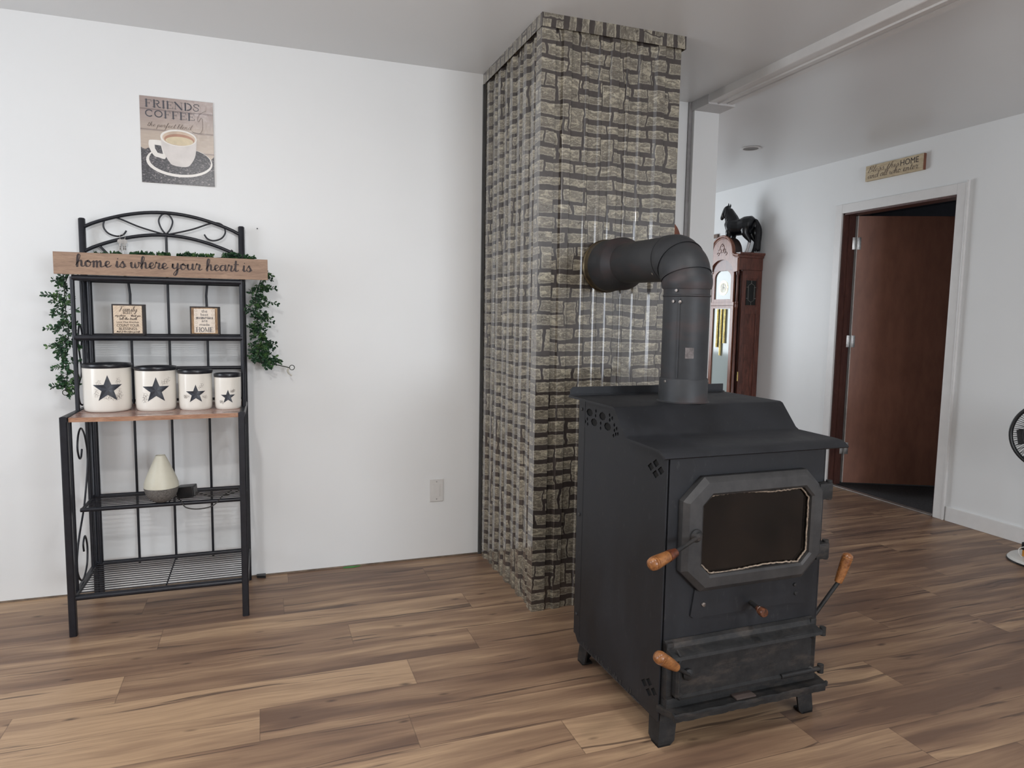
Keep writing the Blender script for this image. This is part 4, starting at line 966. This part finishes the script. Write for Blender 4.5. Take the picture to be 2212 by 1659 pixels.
# ------------------------------------------------------------------ garland
def garland():
    t = thing('leaf_garland', 'artificial boxwood garland draped behind the board sign and down both sides of the rack', 'garland', (-.36, 3.3, 1.40))
    rn = random.Random(11)
    left = [(-.70, 3.30, 1.455), (-.735, 3.27, 1.36), (-.735, 3.25, 1.25), (-.725, 3.24, 1.16), (-.738, 3.23, 1.08), (-.735, 3.23, .99), (-.745, 3.235, .925)]
    top = [(-.70, 3.30, 1.455), (-.60, 3.30, 1.465), (-.50, 3.31, 1.47), (-.38, 3.31, 1.475), (-.25, 3.31, 1.475), (-.12, 3.32, 1.485), (-.03, 3.33, 1.47), (.01, 3.34, 1.41)]
    right = [(.01, 3.34, 1.41), (-.02, 3.34, 1.32), (-.015, 3.34, 1.22), (.0, 3.34, 1.14), (-.01, 3.35, 1.07), (.0, 3.35, 1.02)]
    tip = [(-.04, 3.36, 1.035), (.02, 3.36, 1.02), (.06, 3.36, 1.015), (.118, 3.37, 1.00)]
    stem = G(); lf = G()
    for p_ in (left, top, right, tip): stem.tube(smooth_path(p_, 5), .0022, 6)
    def leaf(p_, d_, size):
        d_ = d_.normalized(); s_ = d_.cross(Vector((rn.uniform(-1, 1), rn.uniform(-1, 1), rn.uniform(-1, 1)))).normalized(); nn = d_.cross(s_)
        w_ = size*.26
        P = [p_, p_+d_*size*.35+s_*w_*.75, p_+d_*size*.72+s_*w_, p_+d_*size, p_+d_*size*.72-s_*w_, p_+d_*size*.35-s_*w_*.75, p_+d_*size*.5-nn*size*.07]
        lf.add(P, [(0, 1, 6), (1, 2, 6), (2, 3, 6), (3, 4, 6), (4, 5, 6), (5, 0, 6)])
    def sprig(p_, d_, ln, sz):
        d_ = d_.normalized(); q = [p_+d_*ln*i/4+Vector((0, 0, .003*math.sin(i))) for i in range(5)]
        stem.tube(q, .0011, 4)
        for i in range(1, 5):
            for k in range(3 if i < 4 else 5):
                a = rn.uniform(0, 6.28); side = d_.cross(Vector((math.cos(a), math.sin(a), .3))).normalized()
                leaf(q[i], d_*rn.uniform(.5, 1.1)+side*rn.uniform(.5, 1), sz*rn.uniform(.75, 1.15))
    def grow(path, n_, wl, wr, yj, ln0, ln1, updir):
        P = smooth_path(path, 10)
        for i in range(n_):
            p_ = P[int(rn.random()*(len(P)-1))]; sgn = rn.choice((-1, 1))
            d_ = Vector((sgn*rn.uniform(.25, 1), rn.uniform(-.55, .25), updir+rn.uniform(-.7, .7)))
            p2 = p_+Vector((rn.uniform(-wl, wr), rn.uniform(-yj, yj*.5), 0))
            ln = rn.uniform(ln0, ln1)
            e_ = p2+d_.normalized()*(ln+.02)
            if e_.y > 3.425: d_.y = -.3
            sprig(p2, d_, ln, .0165)
    grow(left, 105, .024, .016, .02, .018, .040, -.35)
    grow(top, 120, .01, .01, .015, .012, .026, .15)
    grow(right, 92, .012, .022, .02, .018, .040, -.1)
    for pz in ((.01, 3.35, 1.355, 1, .1), (.02, 3.35, 1.30, 1, -.2), (.0, 3.35, 1.22, 1, -.2), (.01, 3.35, 1.10, 1, .2), (.01, 3.35, 1.07, 1, -.3), (-.745, 3.23, 1.10, -1, .1), (-.75, 3.23, 1.30, -1, .2), (-.75, 3.23, 1.18, -1, -.1)):
        sprig(Vector(pz[:3]), Vector((pz[3], -.2, pz[4])), .05, .018)
    grow([(.0, 3.35, 1.06), (.03, 3.355, 1.035), (.05, 3.36, 1.03)], 22, .02, .015, .012, .015, .035, .3)
    stem.build('stem', stem_m, t, smooth=180); lf.build('leaves', leaf_m, t)
    G().tube([(.131+.011*math.cos(a*.3927), 3.372, 1.000+.011*math.sin(a*.3927)) for a in range(16)], .0017, 6, closed=True).build('end_loop', stem_m, t, smooth=180)
    G().tube([(-.745+.011*math.cos(a*.3927), 3.237, .918+.011*math.sin(a*.3927)) for a in range(16)], .0017, 6, closed=True).build('end_loop', stem_m, t, smooth=180)
    g = G(); g.tube(smooth_path([(.116, 3.368, .998), (.112, 3.366, .985), (.118, 3.365, .972), (.130, 3.365, .962)], 4), [.004]*6+[.003]*3+[.0012], 6, flat=(1, .3)); g.build('white_tape_tail', plain('clear_tape', (.52, .50, .43), .4), t, smooth=180)
garland()

# ------------------------------------------------------------------ coffee print on the wall
def poster():
    x0, x1, zt, zb = -.470, -.182, 2.162, 1.801; yw = D-.0045
    w_, h_ = x1-x0, zt-zb
    t = thing('coffee_print', 'unframed coffee cup print with FRIENDS COFFEE lettering, on the wall above the rack', 'wall print', (x0, D, zb))
    bm_, b, n = base('print_plank_background', (.5, .4, .35), .25)
    x, y, z = n.sep(n.coord())
    f = n.noise(n.scale(n.coord(), (3, 1, 22)), 8, 4, .6)
    pl = n.ramp(n.math('FRACT', n.math('MULTIPLY_ADD', z, 1/.085, .37)), [(.0, .25), (.05, 1), (.93, 1), (1.0, .25)])
    hz2 = n.ramp(n.noise(n.coord(), 6, 2), [(.3, srgb(168, 154, 150)), (.7, srgb(196, 176, 160))])
    zz = n.ramp(n.math('DIVIDE', z, h_), [(.55, srgb(205, 190, 172)), (.85, srgb(160, 146, 144))])
    cc = n.mix(.6, hz2, zz); cc = n.mix(n.math('MULTIPLY', f, .35), cc, srgb(120, 104, 98))
    n.put(b.inputs['Base Color'], n.mix(pl, srgb(112, 98, 96), cc)); b.inputs['Coat Weight'].default_value = .6; b.inputs['Coat Roughness'].default_value = .08
    n.put(b.inputs['Coat Normal'], n.bump(n.noise(n.coord(), 14, 3, .6), .5, .006))
    G().box((x0, yw, zb), (x1, D, zt), .0008).build('board', bm_, t)
    bn, b, n = base('print_coffee_beans', (.04, .04, .05), .3)
    vo = n.n('ShaderNodeTexVoronoi', feature='DISTANCE_TO_EDGE'); n.put(vo.inputs['Vector'], n.scale(n.coord(), (1, 1, 1.7))); vo.inputs['Scale'].default_value = 75
    sp = n.ramp(n.noise(n.scale(n.coord(), (1, 1, 1.6)), 110, 3, .7), [(.58, 0), (.66, 1)])
    c = n.mix(n.ramp(vo.outputs[0], [(.0, 0), (.25, 1)]), (.018, .019, .024), (.085, .082, .095)); c = n.mix(n.math('MULTIPLY', sp, .7), c, (.45, .40, .40))
    n.put(b.inputs['Base Color'], c)
    def Q(s, tt, e_): return (x0+s*w_, yw-e_, zt-tt*h_)
    lay = [.0003]
    def flat(pts, mat, name, e_, par=t):
        g = G(); g.add([Q(a, b_, e_) for a, b_ in pts], [tuple(range(len(pts)))]); return g.build(name, mat, par)
    def ell(cx_, cy_, rx, ry, k=48, a0=0, a1=360): return [(cx_+rx*math.cos(math.radians(a0+(a1-a0)*i/k)), cy_+ry*math.sin(math.radians(a0+(a1-a0)*i/k))) for i in range(k if a1-a0 == 360 else k+1)]
    white1 = plain('print_china_white', srgb(214, 208, 204), .3, var=.06, scale=18); white2 = plain('print_china_rim', srgb(232, 228, 222), .3, var=.02); coffee = plain('print_coffee_brown', srgb(176, 132, 110), .3, var=.1)
    cream = plain('print_crema', srgb(214, 198, 166), .3, var=.06, scale=40); shade = plain('print_cup_inside', srgb(206, 184, 164), .3)
    rnp = random.Random(5)
    top_ = [(i/20, .60+.025*math.sin(i*2.1)+.02*rnp.random()-(.02 if i < 2 else 0)+(.05 if i > 14 else 0)) for i in range(21)]
    flat(top_+[(1, 1), (0, 1)], bn, 'bean_layer', .0003)
    sau = ell(.52, .735, .455, .178); flat(sau, white2, 'saucer', .0005); flat(ell(.53, .722, .425, .160), bn, 'beans_on_saucer', .0007)
    body = [(.27, .47), (.28, .56), (.32, .66), (.38, .745), (.42, .775), (.52, .79), (.62, .785), (.67, .755), (.73, .67), (.755, .56), (.76, .47)]
    hd = [(.32, .52), (.14, .50), (.105, .53), (.115, .60), (.17, .68), (.24, .70), (.33, .70)]
    sm2 = lambda P: [(p.x, p.y) for p in smooth_path([(a, b_, 0) for a, b_ in P], 5, True)]
    hd = sm2(hd); body = [(p.x, p.y) for p in smooth_path([(a, b_, 0) for a, b_ in body], 5)]
    flat(hd, white2, 'cup_handle', .0009); flat([(.27, .56), (.185, .555), (.19, .60), (.225, .648), (.295, .655)], bn, 'handle_gap', .0011)
    flat(body, white1, 'cup', .0013); flat(ell(.515, .455, .250, .098), white2, 'cup_rim', .0015); flat(ell(.518, .460, .225, .083), shade, 'cup_inside', .0017)
    flat(ell(.522, .475, .205, .066), coffee, 'coffee', .0019); flat(ell(.525, .490, .19, .050), cream, 'crema', .0021)
    def TT(s, tt): return plane_map(Q(s, tt, .0008), (1, 0, 0), (0, 0, 1))
    caps('FRIENDS', .75*w_, .082*h_, TT(.065, .122), .9).build('lettering', ink2, t)
    caps('COFFEE', .685*w_, .080*h_, TT(.065, .235), .9).build('lettering', ink2, t)
    script('the perfect blend', .60*w_, .026*h_, TT(.09, .345), .14, .3).build('lettering', ink3, t)
    g = G(); ribbon(g, smooth_path([(.70*w_, .0*h_, 0), (.80*w_, -.015*h_, 0), (.85*w_, .05*h_, 0), (.84*w_, .17*h_, 0), (.79*w_, .12*h_, 0), (.80*w_, .20*h_, 0), (.90*w_, .26*h_, 0)], 6), .0012, TT(0, .365)); g.build('flourish', ink3, t)
poster()

# ------------------------------------------------------------------ small wall items
t = thing('wall_outlet_plate', 'blank white cover plate low on the white wall, left of the stone chimney', 'cover plate', (.832, D, .30))
G().box((.797, D-.006, .299), (.867, D, .415), .0025).build('plate', white_plastic, t)
g = G(); g.box((.814, D-.0075, .325), (.850, D-.005, .390), .001); g.build('insert', white_plastic, t)
for z_ in (.312, .402): G().lathe([(.003, 0), (.003, .001)], (.832, D-.006, z_), 8, (0, -1, 0)).build('screw', silver, t)
g = G(); g.poly([(-.040, 3.415, .0), (.0, 3.402, .0), (.0, 3.435, 0), (-.04, 3.437, 0)], .012, (0, 0, 1)); single(g.build('rubber_wedge', black_plastic), 'tiny black wedge on the floor beside the right rear foot of the rack', 'wedge')
g = G(); g.poly([(.36, 3.425, .0), (.41, 3.420, .0), (.445, 3.432, 0), (.37, 3.436, 0)], .004, (0, 0, 1)); single(g.build('green_plastic_scrap', green_scrap), 'tiny green scrap lying at the foot of the white wall', 'scrap')
g = G(); g.lathe([(.003, 0), (.003, .003), (.001, .004)], (-.008, D, 1.63), 8, (0, -1, 0)); single(g.build('nail', ink2), 'tiny nail in the white wall right of the rack top', 'nail')
# bless this home sign
ysg0, ysg1, zs0, zs1 = 3.490, 3.955, 2.240, 2.345
t = thing('wooden_sign', "weathered wooden sign reading Bless this HOME, above the open door", 'sign', (XR, 3.72, 2.24))
G().box((XR-.022, ysg0, zs0), (XR-.001, ysg1, zs1), .001).build('board', bless_wood, t)
G().box((XR-.0222, ysg0-.0006, zs0), (XR-.001, ysg0+.001, zs1)).build('end_grain', plain('sign_end_grain', srgb(120, 76, 58), .6), t)
def TB(s, z_): return plane_map((XR-.0228, ysg1-s, zs0+z_), (0, -1, 0), (0, 0, 1))
script('Bless this', .255, .020, TB(.018, .058), .15, .3).build('lettering', ink3, t)
sans('HOME', .140, .038, TB(.288, .055)).build('lettering', ink, t)
script('and all who enter', .405, .021, TB(.02, .016), .15, .2).build('lettering', ink3, t)
# picture frame on the far part of the right wall
t = thing('picture_frame', 'brown picture frame edge on the wall beyond the clock, beside the corner post', 'picture frame', (XR, 5.95, 1.7))
G().box((XR-.02, 5.66, 2.012), (XR, 6.25, 2.048), .002).build('top_rail', frame_brown, t)
g = G(); g.box((XR-.02, 5.66, 1.55), (XR, 5.672, 2.012), .002); g.box((XR-.02, 6.238, 1.55), (XR, 6.25, 2.012), .002); g.box((XR-.02, 5.66, 1.53), (XR, 6.25, 1.55), .002); g.build('rails', trim_m, t)
G().box((XR-.008, 5.672, 1.55), (XR-.002, 6.238, 2.012)).build('picture', plain('pale_picture', (.55, .55, .55), .4), t)

# ------------------------------------------------------------------ grandfather clock
def clock():
    X0, X1, Y0, Y1 = 3.835, XR-.004, 5.03, 5.44
    ym = (Y0+Y1)/2
    t = thing('grandfather_clock', 'tall dark wood grandfather clock with arched top, against the right wall beyond the corner post', 'clock', (3.96, ym, 0))
    def B(a, b_, name, mat=clock_wood, bev=.003, par=t): return G().box(a, b_, bev).build(name, mat, par)
    B((X0-.01, Y0-.012, 0), (X1, Y1+.012, .42), 'base_cabinet'); B((X0-.018, Y0-.02, 0), (X1, Y1+.02, .06), 'plinth')
    g = G(); g.box((X0+.045, Y0, .42), (X1, Y0+.012, 1.68), .002); cs = g.build('near_side', clock_wood, t)
    # side frame stiles around a recessed panel
    g = G(); g.box((X0+.045, Y0-.007, .42), (X0+.085, Y0, 1.67), .002); g.box((X1-.045, Y0-.007, .42), (X1, Y0, 1.67), .002)
    g.box((X0+.084, Y0-.007, 1.30), (X1-.044, Y0, 1.36), .001); g.box((X0+.084, Y0-.007, 1.60), (X1-.044, Y0, 1.67), .001); g.box((X0+.084, Y0-.007, .42), (X1-.044, Y0, .50), .001)
    g.build('side_frame', clock_wood, cs)
    wx0, wx1, wz0, wz1 = X0+.092, X1-.052, 1.375, 1.585
    G().box((wx0, Y0-.003, wz0), (wx1, Y0, wz1)).build('side_window', glass_dark, cs)
    g = G(); mx = (wx0+wx1)/2; mz = (wz0+wz1)/2; hw = (wx1-wx0)*.30; hh = (wz1-wz0)*.38
    oc = [(mx-hw, mz-hh*.78), (mx, mz-hh), (mx+hw, mz-hh*.78), (mx+hw, mz+hh*.78), (mx, mz+hh), (mx-hw, mz+hh*.78)]
    g.tube([(a, Y0-.005, b_) for a, b_ in oc], .0022, 6, closed=True)
    for a, b_ in (((mx, mz+hh), (mx, wz1)), ((mx, mz-hh), (mx, wz0)), ((mx-hw, mz+hh*.6), (wx0, mz+hh*.6)), ((mx+hw, mz+hh*.6), (wx1, mz+hh*.6)), ((mx-hw, mz-hh*.6), (wx0, mz-hh*.6)), ((mx+hw, mz-hh*.6), (wx1, mz-hh*.6))):
        g.tube([(a[0], Y0-.005, a[1]), (b_[0], Y0-.005, b_[1])], .0018, 6)
    g.build('lead_lines', came_m, cs)
    B((X0+.045, Y1-.012, .42), (X1, Y1, 1.68), 'far_side'); B((X1-.01, Y0, .42), (X1, Y1, 1.70), 'back')
    # crown: frieze, cornice
    B((X0+.0, Y0-.012, 1.672), (X1, Y1+.012, 1.78), 'frieze')
    g = G(); prof = [(.0, 1.772), (.008, 1.778), (.012, 1.792), (.022, 1.802), (.026, 1.806), (.026, 1.818), (.0, 1.818)]
    for yy in (Y0-.012,):
        g.loft([[(X0-.012, yy-a, b_) for a, b_ in prof], [(X1, yy-a, b_) for a, b_ in prof]])
    g.loft([[(X0-.012, Y1+.012+a, b_) for a, b_ in prof], [(X1, Y1+.012+a, b_) for a, b_ in prof]])
    g.box((X0-.012, Y0-.012, 1.78), (X1, Y1+.012, 1.818)); g.build('cornice', clock_wood, t)
    # arched pediment board in front, with arched opening for the dial door
    def pedoutline(dz=0, k=28):
        P = [(Y0-.030, 1.795), (Y0+.02, 1.80)]
        for i in range(k+1):
            a = math.pi*(i/k); P.append((ym-.155*math.cos(a)*(1-.0), 1.815+.155*math.sin(a)**.9+dz))
        P += [(Y1-.02, 1.80), (Y1+.030, 1.795)]; return P
    arc_in = [(ym+.160*math.cos(math.pi*i/24), 1.655+.115*math.sin(math.pi*i/24)) for i in range(25)]
    out = [(Y0-.012, 1.66), (Y0-.012, 1.80)]+[q for q in pedoutline()[2:-2]]+[(Y1+.012, 1.80), (Y1+.012, 1.66)]+arc_in
    g = sheet(out, [], .022, lambda x, y, z: (X0-.008+z, x, y)); g.build('pediment', clock_wood_light, t)
    mp = [Vector((X0-.022, a, b_)) for a, b_ in pedoutline()]
    g = G(); g.tube(mp, .010, 8); g.tube([p_+Vector((.004, 0, -.018)) for p_ in mp], .006, 8); g.build('pediment_moulding', clock_wood_light, t, smooth=60)
    g = G(); P = pedoutline(-.006)[2:-2]
    g.loft([[(x_, a, b_) for a, b_ in P]+[(x_, P[-1][0], 1.80), (x_, P[0][0], 1.80)] for x_ in (X0+.0, X0+.075)]); g.build('arch_hood', plain('dark_hood_wood', (.03, .018, .016), .5), t, smooth=40)
    g = G()
    for k_, (r_, c) in enumerate(((.030, (0, 0)), (.018, (.03, -.02)), (.018, (-.03, -.02)), (.014, (.055, -.045)), (.014, (-.055, -.045)), (.012, (0, .03)))):
        g.tube([(X0-.020, ym+c[0]+r_*math.cos(a*.3), 1.865+c[1]+r_*math.sin(a*.3)*(1 if k_ else 1.2)) for a in range(18)], .0022, 5)
    g.build('carved_scrolls', clock_wood, t, smooth=180)
    # dial door with arched top
    yo0, yo1 = Y0+.055, Y1-.055; zi0, zi1 = 1.425, 1.61
    def archring(y0_, y1_, zb_, zs_, x_, k=20):
        r_ = (y1_-y0_)/2; m_ = (y0_+y1_)/2
        return [(x_, y0_, zb_)]+[(x_, m_-r_*math.cos(math.pi*i/k), zs_+r_*.62*math.sin(math.pi*i/k)) for i in range(k+1)]+[(x_, y1_, zb_)]
    def arch2(y0_, y1_, zb_, zs_): return [(a[1], a[2]) for a in archring(y0_, y1_, zb_, zs_, 0)]
    dd = sheet(arch2(yo0-.0, yo1+.0, 1.385, 1.645), [arch2(yo0+.035, yo1-.035, zi0, zi1)], .018, lambda x, y, z: (X0+.010+z, x, y)).build('dial_door', clock_wood_light, t)
    g = G(); g.add(archring(yo0+.036, yo1-.036, zi0, zi1, X0+.012), [tuple(range(23))]); g.build('door_glass', glass_pale, dd)
    g = G(); g.lathe([(0, 0), (.062, 0), (.064, .001)], (X0+.0105, ym, 1.525), 40, (-1, 0, 0)); g.build('chapter_ring', gold, dd)
    g = G(); g.lathe([(0, 0), (.044, 0), (.044, .001), (0, .001)], (X0+.0092, ym, 1.525), 40, (-1, 0, 0)); g.build('dial', dial_m, dd)
    g = G(); g.box((X0+.0075, ym-.002, 1.525), (X0+.0085, ym+.002, 1.562)); g.box((X0+.0075, ym-.025, 1.523), (X0+.0085, ym, 1.527)); g.build('hands', black_plastic, dd)
    # column and front stiles
    for yy in (Y0+.022, Y1-.022):
        g = G(); g.lathe([(.011, 1.385), (.014, 1.39), (.014, 1.40), (.0095, 1.41), (.0095, 1.625), (.014, 1.635), (.016, 1.655), (.016, 1.665)], (X0+.018, yy, 0), 16)
        g.lathe([(.015, .44), (.015, .47), (.010, .48), (.010, 1.345), (.014, 1.352), (.014, 1.375), (.011, 1.385)], (X0+.018, yy, 0), 16); g.build('column', clock_wood, t, smooth=50)
    g = G(); g.box((X0+.0, Y0+.04, 1.37), (X0+.03, Y1-.04, 1.40), .002); g.build('middle_rail', clock_wood_light, t)
    # pendulum door
    ld = sheet([(Y0+.045, .44), (Y0+.045, 1.368), (Y1-.045, 1.368), (Y1-.045, .44)], [[(Y0+.082, .52), (Y0+.082, 1.345), (Y1-.082, 1.345), (Y1-.082, .52)]], .018, lambda x, y, z: (X0+.010+z, x, y)).build('pendulum_door', clock_wood_light, t)
    G().box((X0+.012, Y0+.082, .52), (X0+.014, Y1-.082, 1.345)).build('door_glass', glass_pale, ld)
    for yy, z0_ in ((ym+.05, 1.0), (ym, .93), (ym-.05, 1.04)): G().tube([(X0+.002, yy, z0_), (X0+.002, yy, 1.34)], .010, 12).build('brass_weight', gold, ld, smooth=60)
    g = G(); g.tube([(X0+.040, Y0-.008, .72), (X0+.040, Y0-.008, .80)], .006, 8); g.build('brass_catch', gold, cs, smooth=60)
clock()

# ------------------------------------------------------------------ horse figurine on the clock (local: +x = head)
def horse():
    hd_ = math.atan2(.86, -.50)
    t = thing('horse_figurine', 'black horse figurine standing on top of the grandfather clock', 'figurine', (3.930, 5.165, 1.8185), hd_, True)
    g = G()
    def tb(P, R, flat=None): g.tube(smooth_path(P, 4), interp(R, 4), 14, flat=flat)
    def interp(R, s):
        out = []
        for i in range(len(R)-1):
            for k in range(s): out.append(R[i]+(R[i+1]-R[i])*k/s)
        return out+[R[-1]]
    # trunk rump -> chest
    tb([(-.145, 0, .240), (-.120, 0, .246), (-.07, 0, .240), (-.01, 0, .228), (.05, 0, .232), (.092, 0, .238), (.118, 0, .236), (.128, 0, .232)], [.030, .074, .080, .070, .074, .070, .055, .030])
    # neck and head
    tb([(.050, 0, .245), (.082, 0, .305), (.102, 0, .352), (.114, 0, .385)], [.072, .064, .050, .036], (1, .8))
    tb([(.105, 0, .400), (.135, 0, .388), (.160, 0, .350), (.178, 0, .318), (.186, 0, .304)], [.026, .031, .024, .018, .012], (1, .8))
    for s_ in (-1, 1):
        g.tube([(.108, s_*.016, .410), (.106, s_*.020, .430), (.112, s_*.021, .446)], [.009, .007, .001], 8)
        # hind leg: thigh, hock behind, cannon, hoof
        ox = -.118 + (.012 if s_ > 0 else -.012)
        tb([(ox+.02, s_*.032, .235), (ox+.028, s_*.036, .175), (ox-.012, s_*.034, .115), (ox-.020, s_*.034, .10), (ox-.006, s_*.034, .045), (ox+.002, s_*.034, .018), (ox+.008, s_*.034, .0)], [.045, .036, .017, .014, .010, .012, .017])
        fx = .085+(.01 if s_ > 0 else -.008)
        fx -= .012
        tb([(fx-.006, s_*.030, .235), (fx+.002, s_*.034, .185), (fx+.004, s_*.034, .155), (fx+.004, s_*.032, .108), (fx+.002, s_*.032, .06), (fx+.004, s_*.032, .02), (fx+.010, s_*.032, .0)], [.030, .032, .024, .015, .011, .013, .017])
    o = g.build('body', horse_m, t, smooth=180)
    m = o.modifiers.new('r', 'REMESH'); m.mode = 'VOXEL'; m.voxel_size = .0042; m.use_smooth_shade = True
    m2 = o.modifiers.new('s', 'SMOOTH'); m2.iterations = 4; m2.factor = .5
    # mane and tail
    g = G(); rn = random.Random(2)
    for i in range(46):
        f_ = i/45; x_ = .118-.085*f_; z_ = .422-.135*f_; s_ = rn.choice((-1, 1, 1))
        g.tube([(x_, 0, z_), (x_+.004, s_*.034, z_-.014), (x_+.010, s_*.050, z_-.06-.04*rn.random())], [.008, .009, .002], 6)
    for i in range(8): g.tube([(.118, 0, .420), (.140, rn.uniform(-.012, .012), .412), (.156, rn.uniform(-.014, .014), .385)], [.006, .005, .001], 6)
    g.build('mane', mane_m, t, smooth=180)
    g = G()
    for i in range(52):
        a, b_ = rn.uniform(-.026, .026), rn.uniform(-.016, .016)
        g.tube(smooth_path([(-.150, 0, .285), (-.172, a*.6, .268), (-.188+b_, a, .20), (-.186+b_, a*1.2, .10), (-.176+b_*1.4, a*1.5, .012+.02*rn.random())], 4), [.009]*12+[.006]*4+[.0015], 6)
    g.build('tail', mane_m, t, smooth=180)
    for s_ in (1,):
        ox = -.118+.012; g = G(); g.tube([(ox-.019, s_*.034, .090), (ox-.006, s_*.034, .045), (ox+.002, s_*.034, .018), (ox+.008, s_*.034, .006)], [.0155, .0125, .0145, .0185], 12); g.build('white_sock', sock_m, t, smooth=180)
    g = G(); g.box((-.165, -.055, -.0005), (-.075, .06, .005), .002); g.build('stand', clock_wood, t)
    g = G(); g.tube([(.166+.022*math.cos(a*.52)*.5, .022*math.sin(a*.52), .338+.022*math.cos(a*.52)) for a in range(12)], .0022, 6, closed=True); g.build('halter', came_m, t, smooth=180)
horse()
bpy.data.objects['horse_figurine'].scale = (.90, 1.08, 1.0)

# ------------------------------------------------------------------ fan and its neighbour
def fan():
    cx_, cy_ = 3.86, 2.42
    t = thing('pedestal_fan', 'black round fan on a pole, cut off by the right edge', 'fan', (cx_, cy_, 0))
    hubp = Vector((3.862, 2.437, .672)); ax = Vector((-.90, -.42, .04)).normalized()
    side = ax.cross(Vector((0, 0, 1))).normalized(); upv = side.cross(ax)
    def ringp(r, d_, k=64): return [hubp+ax*d_+(side*math.cos(2*math.pi*i/k)+upv*math.sin(2*math.pi*i/k))*r for i in range(k)]
    g = G(); g.tube(ringp(.176, 0), .0105, 10, closed=True, flat=(1.2, .9)); g.build('grille_rim', black_plastic, t, smooth=180)
    g = G()
    for i in range(90):
        a = 2*math.pi*i/90
        def pt(r, d_, tw): return hubp+ax*d_+(side*math.cos(a+tw)+upv*math.sin(a+tw))*r
        g.tube([pt(.172, .004, 0), pt(.13, .026, .06), pt(.08, .034, .16), pt(.045, .034, .26)], .0014, 5)
    for i in range(45):
        a = 2*math.pi*i/45; g.tube([hubp-ax*.004+(side*math.cos(a)+upv*math.sin(a))*.172, hubp-ax*.05+(side*math.cos(a)+upv*math.sin(a))*.07], .0014, 5)
    g.tube(ringp(.118, .030), .0024, 6, closed=True); g.build('grille_wires', black_plastic, t, smooth=180)
    g = G(); g.lathe([(0, 0), (.046, 0), (.044, .008), (.03, .012), (0, .013)], hubp+ax*.03, 32, ax); g.build('hub_badge', black_plastic, t, smooth=50)
    g = G(); g.lathe([(0, -.12), (.04, -.118), (.055, -.09), (.055, -.05), (.045, -.045)], hubp, 28, ax); g.build('motor_housing', black_plastic, t, smooth=50)
    for i in range(3):
        g = G(); a = 2*math.pi*i/3
        def bp(r, tw, d_): return hubp+ax*d_+(side*math.cos(a+tw)+upv*math.sin(a+tw))*r
        P = [bp(.03, -.3, .004), bp(.09, -.5, .012), bp(.15, -.42, .014), bp(.155, .1, -.008), bp(.10, .35, -.02), bp(.03, .3, -.012)]
        g.add(P+[q-ax*.002 for q in P], [(0, 1, 2, 3, 4, 5), (11, 10, 9, 8, 7, 6)]+[(i_, (i_+1) % 6, 6+(i_+1) % 6, 6+i_) for i_ in range(6)]); g.build('blade', black_plastic, t)
    mp = hubp-ax*.085
    g = G(); g.tube([(mp.x, mp.y, .02), (mp.x, mp.y, mp.z)], .014, 14); g.build('pole', black_plastic, t, smooth=60)
    g = G(); g.lathe([(0, 0), (.158, 0), (.160, .004), (.158, .012)], (cx_, cy_, 0), 56); g.lathe([(.158, .012), (.150, .022), (.06, .030), (0, .032)], (cx_, cy_, 0), 56, cap=False)
    g.build('base', fan_white, t, smooth=45)
    G().lathe([(.1585, 0), (.1615, .002), (.1612, .009), (.1585, .010)], (cx_, cy_, 0), 56, cap=False).build('base_rim', black_plastic, t, smooth=45)
    t2 = thing('small_box', 'small black and orange box standing on the white fan base at the right edge', 'box', (3.80, 2.44, .03))
    G().box((3.762, 2.40, .066), (3.83, 2.475, .108), .006).build('black_top', black_plastic, t2)
    G().box((3.766, 2.404, .031), (3.826, 2.471, .067), .004).build('orange_body', orange_m, t2)
    single(G().tube(smooth_path([(3.765, 2.46, .085), (3.742, 2.47, .075), (3.735, 2.465, .05), (3.745, 2.455, .035)], 5), .0022, 6).build('white_cord', fan_white, smooth=180), 'short white cord looping from the orange and black box on the fan base', 'cord')
fan()
